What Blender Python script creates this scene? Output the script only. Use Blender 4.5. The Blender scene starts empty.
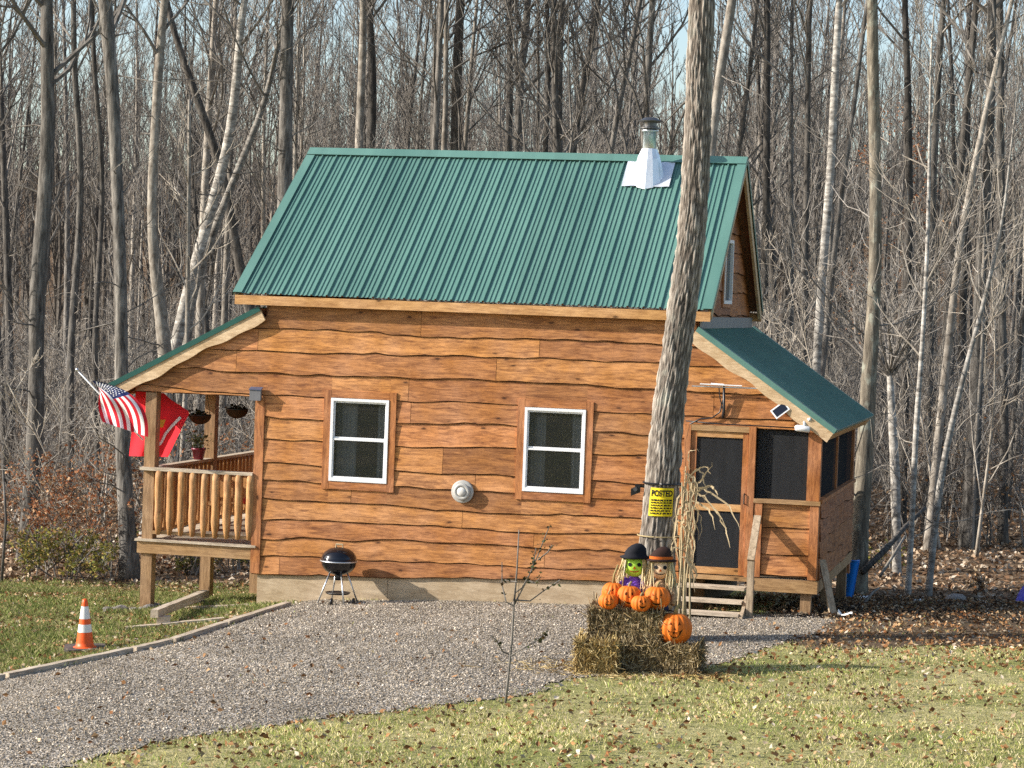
import bpy, math, random
import numpy as np
from mathutils import Vector, Matrix

rng = np.random.default_rng(11)
random.seed(5)
S = bpy.context.scene
COL = S.collection
PI = math.pi

# ------------------------------------------------------------------ camera (real position of the photographer, up the slope)
F = 2450.0
YAW, ROLL, PITCH = math.atan(588 / F), 0.036, math.atan(83 / F)
CAM = np.array([11.853, -33.991, 4.59])
def _rz(t): c, s = math.cos(t), math.sin(t); return np.array([[c, -s, 0], [s, c, 0], [0, 0, 1]])
def _rx(t): c, s = math.cos(t), math.sin(t); return np.array([[1, 0, 0], [0, c, -s], [0, s, c]])
RC = _rz(YAW) @ _rx(PI / 2 - PITCH) @ _rz(ROLL)
def ray(px, py): return RC @ np.array([(px - 512) / F, -(py - 384) / F, -1.0])
def at_depth(px, py, d): return CAM + d * ray(px, py)
def on_y(px, py, y): r = ray(px, py); return CAM + (y - CAM[1]) / r[1] * r
cam_d = bpy.data.cameras.new('camera')
cam = bpy.data.objects.new('camera', cam_d); COL.objects.link(cam)
cam_d.sensor_width = 36.0; cam_d.lens = F / 1024 * 36; cam_d.clip_start = 0.5; cam_d.clip_end = 3000
M4 = Matrix([list(RC[0]) + [CAM[0]], list(RC[1]) + [CAM[1]], list(RC[2]) + [CAM[2]], [0, 0, 0, 1]])
cam.matrix_world = M4
S.camera = cam

# ------------------------------------------------------------------ numeric helpers
def nrm(v): v = np.asarray(v, float); return v / (np.linalg.norm(v) + 1e-12)
_G = np.random.default_rng(3).random((256, 256))
def vnoise(u, v):
    u = np.asarray(u, float); v = np.asarray(v, float)
    iu = np.floor(u).astype(int); iv = np.floor(v).astype(int); fu = u - iu; fv = v - iv
    fu = fu * fu * (3 - 2 * fu); fv = fv * fv * (3 - 2 * fv)
    g = lambda a, b: _G[a % 256, b % 256]
    return (g(iu, iv) * (1 - fu) + g(iu + 1, iv) * fu) * (1 - fv) + (g(iu, iv + 1) * (1 - fu) + g(iu + 1, iv + 1) * fu) * fv
def fbm(u, v, o=3):
    s = 0; a = .5
    for i in range(o): s = s + a * vnoise(u * 2 ** i + 17 * i, v * 2 ** i + 5 * i); a *= .5
    return s
GX = [-400, -40, -5, -1.8, 0, 1, 3, 5, 7, 9, 12, 40, 400]
GZ = [-1.0, -.7, -.30, -.19, 0, .14, .24, .31, .35, .42, .5, .7, 1.0]
def gz(x, y):
    x = np.asarray(x, float); y = np.asarray(y, float)
    z = np.interp(x, GX, GZ)
    fr = np.clip((-13 - y) / 21, 0, 1.6); z = z + 2.6 * fr ** 2
    b = np.clip(y - 45, 0, 400); z = z + np.minimum(.00032 * b ** 2, 24)
    z = z - .085 * np.clip(y - .8, 0, 6) - .012 * np.clip(y - 7, 0, 12)
    far = np.clip((np.abs(y) - 3) / 10, 0, 1)
    z = z + .16 * (fbm(x * .13 + 40, y * .13 + 9) - .45) * np.clip((y - 4) / 6, 0, 1) * 2
    z = z + .03 * (fbm(x * .6, y * .6) - .45)
    return z
def gz1(x, y): return float(gz(x, y))

# ------------------------------------------------------------------ mesh builder
class MB:
    def __init__(s): s.v = []; s.q = []; s.t = []; s.qm = []; s.tm = []; s.n = 0
    def add(s, V, Q=None, T=None, m=0):
        V = np.asarray(V, float).reshape(-1, 3)
        if Q is not None and len(Q): Q = np.asarray(Q, int).reshape(-1, 4); s.q.append(Q + s.n); s.qm.append(np.full(len(Q), m))
        if T is not None and len(T): T = np.asarray(T, int).reshape(-1, 3); s.t.append(T + s.n); s.tm.append(np.full(len(T), m))
        s.v.append(V); s.n += len(V); return s
    def box(s, x0, x1, y0, y1, z0, z1, m=0):
        return s.obox((x0, y0, z0), (x1 - x0, 0, 0), (0, y1 - y0, 0), (0, 0, z1 - z0), m)
    def obox(s, o, a, b, c, m=0):
        o, a, b, c = [np.asarray(k, float) for k in (o, a, b, c)]
        V = [o, o + a, o + a + b, o + b, o + c, o + a + c, o + a + b + c, o + b + c]
        return s.add(V, [(0, 3, 2, 1), (4, 5, 6, 7), (0, 1, 5, 4), (1, 2, 6, 5), (2, 3, 7, 6), (3, 0, 4, 7)], m=m)
    def bar(s, p, q, w, h, up=(0, 0, 1), m=0):
        p, q = np.asarray(p, float), np.asarray(q, float); t = nrm(q - p); a = nrm(np.cross(t, up)); b = np.cross(a, t)
        return s.obox(p - a * w / 2 - b * h / 2, q - p, a * w, b * h, m)
    def tube(s, P, R, n=6, m=0, caps=True, disp=None):
        P = np.asarray(P, float); k = len(P); R = np.broadcast_to(np.asarray(R, float), (k,))
        T = np.gradient(P, axis=0); T /= np.linalg.norm(T, axis=1)[:, None] + 1e-12
        d = P[-1] - P[0]; ref = np.array([1, 0, 0]) if abs(nrm(d)[0]) < .75 else np.array([0, 1, 0])
        U = np.cross(T, ref); U /= np.linalg.norm(U, axis=1)[:, None] + 1e-12; W = np.cross(T, U)
        a = np.arange(n) * 2 * PI / n
        rr = R[:, None] * np.ones(n)[None]
        if disp is not None: rr = rr + disp
        V = P[:, None] + rr[..., None] * (np.cos(a)[None, :, None] * U[:, None] + np.sin(a)[None, :, None] * W[:, None])
        i = np.arange(k - 1)[:, None] * n; j = np.arange(n)[None]; j2 = (j + 1) % n
        Q = np.stack([i + j, i + j2, i + n + j2, i + n + j], -1).reshape(-1, 4)
        V = V.reshape(-1, 3)
        Tn = None
        if caps:
            V = np.vstack([V, P[:1], P[-1:]]); c0, c1 = k * n, k * n + 1
            jj = np.arange(n); Tn = np.vstack([np.stack([jj * 0 + c0, (jj + 1) % n, jj], 1), np.stack([jj * 0 + c1, (k - 1) * n + jj, (k - 1) * n + (jj + 1) % n], 1)])
        return s.add(V, Q, Tn, m)
    def lathe(s, prof, c=(0, 0, 0), n=24, m=0, mod=None):
        prof = np.asarray(prof, float); k = len(prof); a = np.arange(n) * 2 * PI / n
        mo = np.ones(n) if mod is None else mod(a)
        V = np.zeros((k, n, 3)); V[..., 0] = prof[:, :1] * np.cos(a) * mo; V[..., 1] = prof[:, :1] * np.sin(a) * mo; V[..., 2] = prof[:, 1:]
        i = np.arange(k - 1)[:, None] * n; j = np.arange(n)[None]; j2 = (j + 1) % n
        return s.add(V.reshape(-1, 3) + np.asarray(c, float), np.stack([i + j, i + j2, i + n + j2, i + n + j], -1).reshape(-1, 4), m=m)
    def prism(s, poly, ex, m=0):          # poly: (k,3) planar outline, ex: extrusion vector
        P = np.asarray(poly, float); k = len(P); e = np.asarray(ex, float); V = np.vstack([P, P + e, P.mean(0)[None], (P + e).mean(0)[None]])
        j = np.arange(k); j2 = (j + 1) % k
        return s.add(V, np.stack([j, j2, j2 + k, j + k], 1), np.vstack([np.stack([j * 0 + 2 * k, j2, j], 1), np.stack([j * 0 + 2 * k + 1, j + k, j2 + k], 1)]), m)
    def grid(s, G, m=0):                   # G (a,b,3)
        a, b, _ = G.shape; i = np.arange(a - 1)[:, None] * b; j = np.arange(b - 1)[None]
        return s.add(G.reshape(-1, 3), np.stack([i + j, i + j + 1, i + b + j + 1, i + b + j], -1).reshape(-1, 4), m=m)
    def sticks(s, A, B, r, m=0):           # many thin three-sided sticks at once
        A, B = np.asarray(A, float), np.asarray(B, float); n = len(A); T = B - A; T /= np.linalg.norm(T, axis=1)[:, None] + 1e-9
        ref = np.where((np.abs(T[:, 2]) < .8)[:, None], np.array([[0, 0, 1.]]), np.array([[1., 0, 0]]))
        U = np.cross(T, ref); U /= np.linalg.norm(U, axis=1)[:, None] + 1e-9; W = np.cross(T, U)
        r = np.broadcast_to(np.asarray(r, float), (n,))[:, None]
        ring = [math.cos(k * 2 * PI / 3) * U * r + math.sin(k * 2 * PI / 3) * W * r for k in range(3)]
        V = np.stack([A + ring[0], A + ring[1], A + ring[2], B + ring[0] * .6, B + ring[1] * .6, B + ring[2] * .6], 1).reshape(-1, 3)
        o = np.arange(n)[:, None] * 6
        Q = np.concatenate([o + np.array([[0, 1, 4, 3]]), o + np.array([[1, 2, 5, 4]]), o + np.array([[2, 0, 3, 5]])])
        return s.add(V, Q, m=m)
    def leaves(s, P, size, up=.5, m=0, curl=.25):   # folded rhombus leaves
        n = len(P); a = rng.random(n) * 2 * PI; size = np.broadcast_to(size, (n,))
        N = rng.normal(size=(n, 3)) * (1 - up); N[:, 2] += up; N /= np.linalg.norm(N, axis=1)[:, None]
        D = np.stack([np.cos(a), np.sin(a), rng.normal(size=n) * .2], 1); X = np.cross(N, D); X /= np.linalg.norm(X, axis=1)[:, None]; D = np.cross(X, N)
        L = size[:, None]; w = (rng.uniform(.45, .8, n) * size)[:, None]; c = curl * L * rng.uniform(-.3, 1, n)[:, None]
        V = np.stack([P - D * L * .5, P + X * w * .5 + N * c - D * L * .05, P + D * L * .5, P - X * w * .5 + N * c - D * L * .05], 1).reshape(-1, 3)
        o = np.arange(n)[:, None] * 4
        return s.add(V, T=np.concatenate([o + np.array([[0, 1, 2]]), o + np.array([[0, 2, 3]])]), m=m)
    def each(s, name, mats, parent=None, smooth=False):   # every primitive that was added becomes a part of its own
        off = np.concatenate([[0], np.cumsum([len(v) for v in s.v])]); out = []
        for i, v in enumerate(s.v):
            k = MB(); Q = [q - off[i] for q in s.q if off[i] <= q.min() < off[i + 1]]; T = [t - off[i] for t in s.t if off[i] <= t.min() < off[i + 1]]
            k.add(v, np.vstack(Q) if Q else None, np.vstack(T) if T else None); out.append(k.build(name, mats, parent, smooth))
        return out
    def arrays(s): return np.vstack(s.v), (np.vstack(s.q) if s.q else np.zeros((0, 4), int)), (np.vstack(s.t) if s.t else np.zeros((0, 3), int))
    def mesh(s, name, mats, smooth=False):
        V, Q, T = s.arrays(); me = bpy.data.meshes.new(name)
        me.vertices.add(len(V)); me.vertices.foreach_set('co', V.ravel().astype(np.float32))
        me.loops.add(len(Q) * 4 + len(T) * 3); me.loops.foreach_set('vertex_index', np.concatenate([Q.ravel(), T.ravel()]).astype(np.int32))
        me.polygons.add(len(Q) + len(T))
        me.polygons.foreach_set('loop_start', np.concatenate([np.arange(len(Q)) * 4, len(Q) * 4 + np.arange(len(T)) * 3]).astype(np.int32))
        mi = np.concatenate(s.qm + s.tm) if (s.qm or s.tm) else np.zeros(0)
        for mm in (mats if isinstance(mats, (list, tuple)) else [mats]): me.materials.append(mm)
        me.polygons.foreach_set('material_index', mi.astype(np.int32))
        me.polygons.foreach_set('use_smooth', np.full(len(Q) + len(T), bool(smooth)))
        me.update(calc_edges=True); me.validate()
        return me
    def build(s, name, mats, parent=None, smooth=False):
        o = bpy.data.objects.new(name, s.mesh(name, mats, smooth)); COL.objects.link(o)
        if parent is not None: o.parent = parent
        return o

def tag(o, label=None, cat=None, group=None, kind=None):
    if label: o['label'] = label
    if cat: o['category'] = cat
    if group: o['group'] = group
    if kind: o['kind'] = kind
    return o
def thing(name, loc, label, cat, group=None, rz=0):
    o = bpy.data.objects.new(name, None); COL.objects.link(o); o.location = [float(k) for k in loc]; o.rotation_euler = (0, 0, rz); o.empty_display_size = .2
    return tag(o, label, cat, group)
def copy_tree(o, parent=None):
    c = o.copy(); COL.objects.link(c); c.parent = parent
    for ch in [k for k in o.children]: copy_tree(ch, c)
    return c
def relabel_part(o, label): o['label'] = label; return o

# ------------------------------------------------------------------ materials
def srgb(r, g, b):
    f = lambda c: (c / 255 / 12.92) if c / 255 <= .04045 else ((c / 255 + .055) / 1.055) ** 2.4
    return (f(r), f(g), f(b), 1)
class NT:
    def __init__(s, name):
        s.m = bpy.data.materials.new(name); s.m.use_nodes = True; s.t = s.m.node_tree; s.t.nodes.clear()
        s.out = s.t.nodes.new('ShaderNodeOutputMaterial')
    def n(s, typ, ins=None, **kw):
        nd = s.t.nodes.new('ShaderNode' + typ)
        for k, v in kw.items(): setattr(nd, k, v)
        for k, v in (ins or {}).items():
            if isinstance(v, bpy.types.NodeSocket): s.t.links.new(v, nd.inputs[k])
            else: nd.inputs[k].default_value = v
        return nd
    def coord(s, scale=(1, 1, 1), kind='Object', rot=(0, 0, 0)):
        tc = s.n('TexCoord'); mp = s.n('Mapping', {'Vector': tc.outputs[kind], 'Scale': scale, 'Rotation': rot}); return mp.outputs[0]
    def noise(s, vec, scale, detail=4, rough=.55, dist=0):
        return s.n('TexNoise', {'Vector': vec, 'Scale': scale, 'Detail': detail, 'Roughness': rough, 'Distortion': dist}).outputs['Fac']
    def ramp(s, fac, stops, interp='LINEAR'):
        nd = s.n('ValToRGB', {'Fac': fac}); cr = nd.color_ramp; cr.interpolation = interp
        while len(cr.elements) < len(stops): cr.elements.new(.5)
        for e, (p, c) in zip(cr.elements, stops): e.position = p; e.color = c if len(c) == 4 else (*c, 1)
        return nd.outputs[0]
    def mix(s, fac, a, b, typ='MIX'):
        nd = s.n('Mix', data_type='RGBA', blend_type=typ)
        for k, v in ((0, fac), (6, a), (7, b)):
            if isinstance(v, bpy.types.NodeSocket): s.t.links.new(v, nd.inputs[k])
            else: nd.inputs[k].default_value = v
        return nd.outputs[2]
    def math(s, op, a, b=0, clamp=False):
        nd = s.n('Math', operation=op, use_clamp=clamp)
        for k, v in ((0, a), (1, b)):
            if isinstance(v, bpy.types.NodeSocket): s.t.links.new(v, nd.inputs[k])
            else: nd.inputs[k].default_value = v
        return nd.outputs[0]
    def hsv(s, col, h=.5, sat=1, val=1):
        return s.n('HueSaturation', {'Color': col, 'Hue': h, 'Saturation': sat, 'Value': val}).outputs[0]
    def rmap(s, v, a, b, c, d):
        return s.n('MapRange', {'Value': v, 'From Min': a, 'From Max': b, 'To Min': c, 'To Max': d}).outputs[0]
    def island(s): return s.n('NewGeometry').outputs['Random Per Island']
    def objrand(s): return s.n('ObjectInfo').outputs['Random']
    def bump(s, h, strength=.5, dist=.01):
        return s.n('Bump', {'Height': h, 'Strength': strength, 'Distance': dist}).outputs[0]
    def bsdf(s, col, rough=.8, normal=None, spec=.3, metal=0, **extra):
        ins = {'Base Color': col, 'Roughness': rough, 'Specular IOR Level': spec, 'Metallic': metal}
        if normal is not None: ins['Normal'] = normal
        ins.update(extra)
        b = s.n('BsdfPrincipled', ins); s.t.links.new(b.outputs[0], s.out.inputs[0]); s.b = b; return s.m
MATS = {}
def plain(name, col, rough=.7, spec=.3, metal=0, var=.12, scale=9):
    if name in MATS: return MATS[name]
    k = NT(name); c = k.noise(k.coord(), scale, 5)
    v = k.rmap(c, .25, .75, 1 - var, 1 + var)
    MATS[name] = k.bsdf(k.hsv(col, val=v), rough, k.bump(c, .15, .004), spec, metal); return MATS[name]
def wood(name, dark, light, stretch=(1, 8, 8), var=(.78, 1.15), knots=True, rough=.62, spec=.25, scale=2.2, grey=0.0, bump=.35):
    k = NT(name); v = k.coord(stretch); isl = k.island()
    ofs = k.n('CombineXYZ', {'X': k.math('MULTIPLY', isl, 37.0), 'Y': k.math('MULTIPLY', isl, 91.0), 'Z': k.math('MULTIPLY', isl, 53.0)}).outputs[0]
    v2 = k.n('VectorMath', {0: v, 1: ofs}, operation='ADD').outputs[0]
    g1 = k.noise(v2, scale, 7, .62, 1.2); g2 = k.noise(v2, scale * 5.5, 4, .6, .4)
    g3 = k.noise(k.coord((.8, .8, .8)), 2.4, 3)
    f = k.math('ADD', k.math('MULTIPLY', g1, .65), k.math('MULTIPLY', g2, .35))
    mid = tuple((a * .5 + b * .5) for a, b in zip(dark, light))
    g4 = k.noise(k.coord(tuple(2 + c * .5 for c in stretch)), 34, 3, .7); f = k.math('ADD', f, k.math('MULTIPLY', k.math('SUBTRACT', g4, .5), .34))
    col = k.ramp(f, [(.33, dark), (.47, mid), (.58, light), (.78, tuple(min(1, c * 1.12) for c in light))])
    val = k.math('MULTIPLY', k.rmap(isl, 0, 1, var[0], var[1]), k.rmap(g3, .25, .75, .86, 1.12))
    col = k.hsv(col, h=k.rmap(k.math('FRACT', k.math('MULTIPLY', isl, 7.31)), 0, 1, .498, .505), val=val, sat=k.rmap(g3, .3, .7, 1.0, .88))
    if knots:
        kv = k.n('TexVoronoi', {'Vector': k.n('VectorMath', {0: k.coord(tuple(0.0 if i == (0 if stretch == (9, 1, 9) else 1) else (c * .42 if c > 1 else c * 1.5) for i, c in enumerate(stretch))), 1: ofs}, operation='ADD').outputs[0], 'Scale': 1.9, 'Randomness': 1.0})
        d = k.math('ADD', kv.outputs['Distance'], k.math('MULTIPLY', k.math('SUBTRACT', g2, .5), .16))
        keep = k.math('GREATER_THAN', k.n('SeparateColor', {0: kv.outputs['Color']}).outputs[0], .38)
        halo = k.math('MULTIPLY', k.rmap(d,   .12, .42, 1, 0), keep, True); col = k.mix(k.math('MULTIPLY', halo, .30), col, tuple(c * .8 for c in dark[:3]) + (1,))
        kn = k.math('MULTIPLY', k.rmap(d, .06, .15, 1, 0), keep, True)
        col = k.mix(k.math('MULTIPLY', kn, .85), col, tuple(c * .22 for c in dark[:3]) + (1,))
    MATS[name] = k.bsdf(col, rough, k.bump(f, bump, .006), spec); return MATS[name]
def bark(name, dark, light, zs=.16, scale=16, bump=.9, var=(.7, 1.25), dist=.02, lichen=None):
    k = NT(name); v = k.coord((1, 1, zs)); n1 = k.noise(v, scale, 6, .65, .5); n2 = k.noise(k.coord((1, 1, .5)), 2.5, 4)
    f = k.math('ADD', k.math('MULTIPLY', n1, .75), k.math('MULTIPLY', n2, .25))
    col = k.ramp(f, [(.34, dark), (.5, tuple(.55 * a + .45 * b for a, b in zip(dark, light))), (.64, light)])
    if lichen:
        col = k.mix(k.rmap(k.noise(k.coord((1, 1, .6)), 5, 5), .55, .68, 0, .75), col, lichen)
    col = k.hsv(col, val=k.rmap(k.objrand(), 0, 1, *var))
    MATS[name] = k.bsdf(col, .92, k.bump(n1, bump, dist), .1); return MATS[name]
def scattered(name, stops, rough=.8, spec=.15, transl=0.0):
    k = NT(name); col = k.ramp(k.island(), stops, 'CONSTANT')
    col = k.hsv(col, val=k.rmap(k.math('FRACT', k.math('MULTIPLY', k.island(), 13.7)), 0, 1, .65, 1.3))
    col = k.hsv(col, val=k.rmap(k.noise(k.coord(), .75, 4, .6), .3, .7, .74, 1.2))
    MATS[name] = k.bsdf(col, rough, None, spec)
    if transl:
        tr = k.n('BsdfTranslucent', {'Color': col}); mx = k.n('MixShader', {0: transl}); k.t.links.new(k.b.outputs[0], mx.inputs[1]); k.t.links.new(tr.outputs[0], mx.inputs[2]); k.t.links.new(mx.outputs[0], k.out.inputs[0])
    return MATS[name]

W_SIDE = wood('stained_board_wood', (.16, .046, .011, 1), (.58, .232, .060, 1), (1, 9, 9), var=(.72, 1.12))
W_SIDEY = wood('shade_darkened_board_wood', (.11, .028, .006, 1), (.43, .145, .032, 1), (9, 1, 9), var=(.72, 1.12))  # board stain darkened; the east side's shade is put into this colour
W_TRIM = wood('stained_trim_wood', (.18, .054, .014, 1), (.50, .19, .052, 1), (1, 7, 7), var=(.85, 1.1), knots=True)
W_TRIMV = wood('stained_upright_wood', (.18, .054, .014, 1), (.50, .19, .052, 1), (7, 7, 1), var=(.85, 1.1))
W_FASCIA = wood('fascia_wood', (.30, .13, .035, 1), (.60, .32, .11, 1), (1, 8, 8), var=(.9, 1.1))
W_RAW = wood('raw_live_edge_wood', (.36, .22, .10, 1), (.66, .47, .27, 1), (1.2, 6, 6), var=(.85, 1.12), rough=.75)
W_POST = wood('treated_post_wood', (.17, .088, .036, 1), (.40, .24, .115, 1), (9, 9, 1), var=(.85, 1.1))
W_BEAM = wood('treated_beam_wood', (.20, .10, .035, 1), (.44, .26, .11, 1), (1, 9, 9), var=(.85, 1.12))
W_LOG = wood('peeled_log_wood', (.23, .09, .024, 1), (.54, .285, .10, 1), (9, 9, 1.2), var=(.85, 1.12))
W_GREY = wood('weathered_wood', (.23, .175, .12, 1), (.60, .49, .36, 1), (1, 8, 8), var=(.85, 1.12), knots=False, rough=.85)
W_GREYV = wood('weathered_upright_wood', (.18, .125, .075, 1), (.46, .35, .23, 1), (8, 8, 1), var=(.85, 1.12), knots=False, rough=.85)
W_DARKSOFFIT = wood('soffit_wood', (.16, .055, .022, 1), (.34, .14, .05, 1), (8, 1, 8), var=(.8, 1.1))
W_FOUND = wood('tan_skirt_panel', (.33, .23, .13, 1), (.50, .38, .24, 1), (1, 4, 4), var=(.95, 1.05), knots=False, rough=.85)
def roof_mat():
    k = NT('green_metal_roofing'); n1 = k.noise(k.coord((1, .4, .4)), 1.2, 4); n2 = k.noise(k.coord(), 40, 2)
    sx = k.n('SeparateXYZ', {0: k.coord()}).outputs[0]; pn = k.n('TexWhiteNoise', {'W': k.math('FLOOR', k.math('DIVIDE', sx, .914))}, noise_dimensions='1D').outputs[0]
    col = k.mix(k.rmap(n1, .3, .7, 0, 1), (.086, .188, .158, 1), (.118, .234, .197, 1))
    col = k.hsv(col, val=k.math('MULTIPLY', k.rmap(pn, 0, 1, .93, 1.06), k.rmap(k.noise(k.coord((3, .35, .35)), 1.6, 5, .7), .3, .7, .90, 1.08)))
    return k.bsdf(col, k.rmap(n2, .3, .7, .36, .48), None, .35, 0, **{'Coat Weight': .08, 'Coat Roughness': .25})
GREEN = roof_mat()
LIVE_EDGE = plain('dark_live_edge', (.045, .020, .009, 1), .9, .1, var=.5, scale=5)
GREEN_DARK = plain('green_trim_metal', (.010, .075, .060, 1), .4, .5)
WHITE = plain('white_vinyl', (.80, .80, .80, 1), .4, .4, var=.04)
BLACK = plain('black_plastic', (.012, .012, .014, 1), .4, .5)
ENAMEL = plain('black_enamel', (.006, .006, .009, 1), .12, .6, var=.02)
STEEL = plain('galvanised_steel', (.62, .64, .66, 1), .36, .5, .85, var=.15, scale=14)
ALU = plain('bright_aluminium', (.86, .87, .90, 1), .42, .5, .55, var=.08)
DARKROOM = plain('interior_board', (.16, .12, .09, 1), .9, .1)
CURTAIN = plain('grey_curtain', (.24, .24, .25, 1), .9, .1)
ROPE = plain('twine', (.42, .33, .18, 1), .95, .05)
def glass_mat():
    k = NT('window_glass'); fr = k.n('Fresnel', {'IOR': 1.5}); t = k.n('BsdfTransparent', {'Color': (.78, .82, .82, 1)}); g = k.n('BsdfGlossy', {'Color': (1, 1, 1, 1), 'Roughness': .02})
    mx = k.n('MixShader', {0: fr.outputs[0]}); k.t.links.new(t.outputs[0], mx.inputs[1]); k.t.links.new(g.outputs[0], mx.inputs[2]); dd = k.n('BsdfDiffuse', {'Color': (.42, .45, .48, 1)}); m2 = k.n('MixShader', {0: .03}); k.t.links.new(mx.outputs[0], m2.inputs[1]); k.t.links.new(dd.outputs[0], m2.inputs[2]); k.t.links.new(m2.outputs[0], k.out.inputs[0]); return k.m
GLASS = glass_mat()
def screen_mat():
    k = NT('insect_screen'); n1 = k.noise(k.coord((3, 3, .5)), 3, 3)
    t = k.n('BsdfTransparent', {'Color': (1, 1, 1, 1)}); d = k.n('BsdfDiffuse', {'Color': (.046, .047, .050, 1)})
    mx = k.n('MixShader', {0: k.rmap(n1, .3, .7, .50, .66)}); k.t.links.new(t.outputs[0], mx.inputs[1]); k.t.links.new(d.outputs[0], mx.inputs[2]); k.t.links.new(mx.outputs[0], k.out.inputs[0]); return k.m
SCREEN = screen_mat()
BARK_GREY = bark('grey_furrowed_bark', (.038, .033, .029, 1), (.27, .248, .22, 1))
BARK_PALE = bark('pale_smooth_bark', (.12, .10, .08, 1), (.42, .38, .325, 1), zs=.5, scale=9, bump=.4, dist=.008)
BARK_BIRCH = bark('white_birch_bark', (.09, .078, .066, 1), (.54, .505, .45, 1), zs=2.2, scale=5, bump=.3, dist=.006)
BARK_DARK = bark('dark_bark', (.03, .026, .023, 1), (.175, .158, .138, 1))
BARK_LICHEN = bark('lichened_bark', (.07, .058, .045, 1), (.30, .26, .20, 1), lichen=(.36, .37, .30, 1))
def bark_big():
    k = NT('deep_ridged_bark'); rg = k.n('Attribute', attribute_name='ridge').outputs['Fac']; n1 = k.noise(k.coord((1, 1, .22)), 34, 6, .7, .6); n2 = k.noise(k.coord((1, 1, .5)), 2.2, 4)
    f = k.math('ADD', k.math('MULTIPLY', rg, .62), k.math('MULTIPLY', n1, .38))
    col = k.ramp(f, [(.20, (.060, .049, .040, 1)), (.40, (.19, .160, .132, 1)), (.58, (.33, .290, .245, 1)), (.8, (.44, .395, .34, 1))])
    col = k.mix(k.rmap(k.noise(k.coord((1, 1, .7)), 4, 5), .58, .72, 0, .4), col, (.34, .36, .30, 1)); col = k.hsv(col, val=k.rmap(n2, .3, .7, .8, 1.15))
    return k.bsdf(col, .92, k.bump(f, .8, .012), .1)
BARK_BIG = bark_big()
TWIG = bark('twig_bark', (.10, .088, .076, 1), (.32, .292, .258, 1), zs=.5, scale=8, bump=.2, dist=.004, var=(.65, 1.25))
TWIG_FAR = bark('distant_bark', (.055, .046, .038, 1), (.20, .175, .148, 1), zs=.5, scale=8, bump=.2, dist=.004)
TWIG_PALE = bark('pale_twig_bark', (.22, .185, .145, 1), (.56, .50, .42, 1), zs=.5, scale=8, bump=.2, dist=.004, var=(.75, 1.15))
LEAF_BROWN = scattered('dry_leaf', [(0, (.20, .085, .032, 1)), (.2, (.30, .16, .07, 1)), (.42, (.36, .23, .12, 1)), (.6, (.22, .11, .045, 1)), (.78, (.44, .33, .21, 1)), (.92, (.50, .42, .32, 1))])
LEAF_WOODS = scattered('woodland_leaf', [(0, (.20, .115, .065, 1)), (.22, (.30, .20, .125, 1)), (.45, (.38, .29, .20, 1)), (.65, (.15, .09, .05, 1)), (.82, (.48, .40, .31, 1))])
LEAF_RUSSET = scattered('russet_leaf', [(0, (.30, .11, .045, 1)), (.35, (.42, .20, .10, 1)), (.7, (.48, .30, .17, 1))], transl=.3)
LEAF_YELLOW = scattered('yellowing_leaf', [(0, (.22, .20, .045, 1)), (.3, (.30, .26, .07, 1)), (.6, (.14, .16, .04, 1)), (.82, (.34, .22, .08, 1))], transl=.3)
LEAF_DARK = scattered('dark_leaf', [(0, (.05, .05, .02, 1)), (.5, (.12, .075, .03, 1)), (.8, (.04, .06, .02, 1))], transl=.2)
GRASS_SUN = scattered('dry_lawn_blade', [(0, (.47, .44, .15, 1)), (.22, (.66, .57, .29, 1)), (.5, (.37, .41, .11, 1)), (.66, (.74, .63, .40, 1)), (.88, (.29, .38, .085, 1))], transl=.25)
GRASS_GREEN = scattered('green_lawn_blade', [(0, (.17, .205, .055, 1)), (.3, (.25, .27, .085, 1)), (.55, (.11, .15, .04, 1)), (.75, (.40, .35, .17, 1))], transl=.25)
STONE = scattered('gravel_stone', [(0, (.37, .31, .235, 1)), (.25, (.48, .41, .32, 1)), (.46, (.18, .145, .105, 1)), (.66, (.60, .52, .42, 1)), (.82, (.27, .215, .155, 1))], rough=.85)
STRAW = scattered('straw', [(0, (.40, .28, .105, 1)), (.3, (.52, .39, .175, 1)), (.52, (.20, .13, .05, 1)), (.75, (.60, .48, .25, 1)), (.87, (.11, .07, .03, 1))])  # darkest tones put the shade of gaps between stalks into the colour
STRAW_GREY = scattered('shade_darkened_straw', [(0, (.30, .215, .10, 1)), (.25, (.42, .325, .18, 1)), (.45, (.10, .072, .038, 1)), (.7, (.52, .43, .27, 1)), (.82, (.17, .122, .065, 1))])  # straw greyed and darkened; shade of bale fronts and gaps is in the colour
HUSK = scattered('dry_corn_husk', [(0, (.30, .225, .12, 1)), (.4, (.46, .365, .225, 1)), (.75, (.16, .11, .055, 1))], transl=.3)
PUMPKIN = plain('pumpkin_skin', (.70, .165, .017, 1), .6, .25, var=.26, scale=6)
PUMP_DARK = plain('carved_hollow', (.07, .018, .004, 1), .8, .1)
PUMP_FLESH = plain('carved_rind', (.66, .30, .07, 1), .7, .2)
STEM = plain('pumpkin_stem', (.30, .24, .11, 1), .9, .1)
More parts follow.
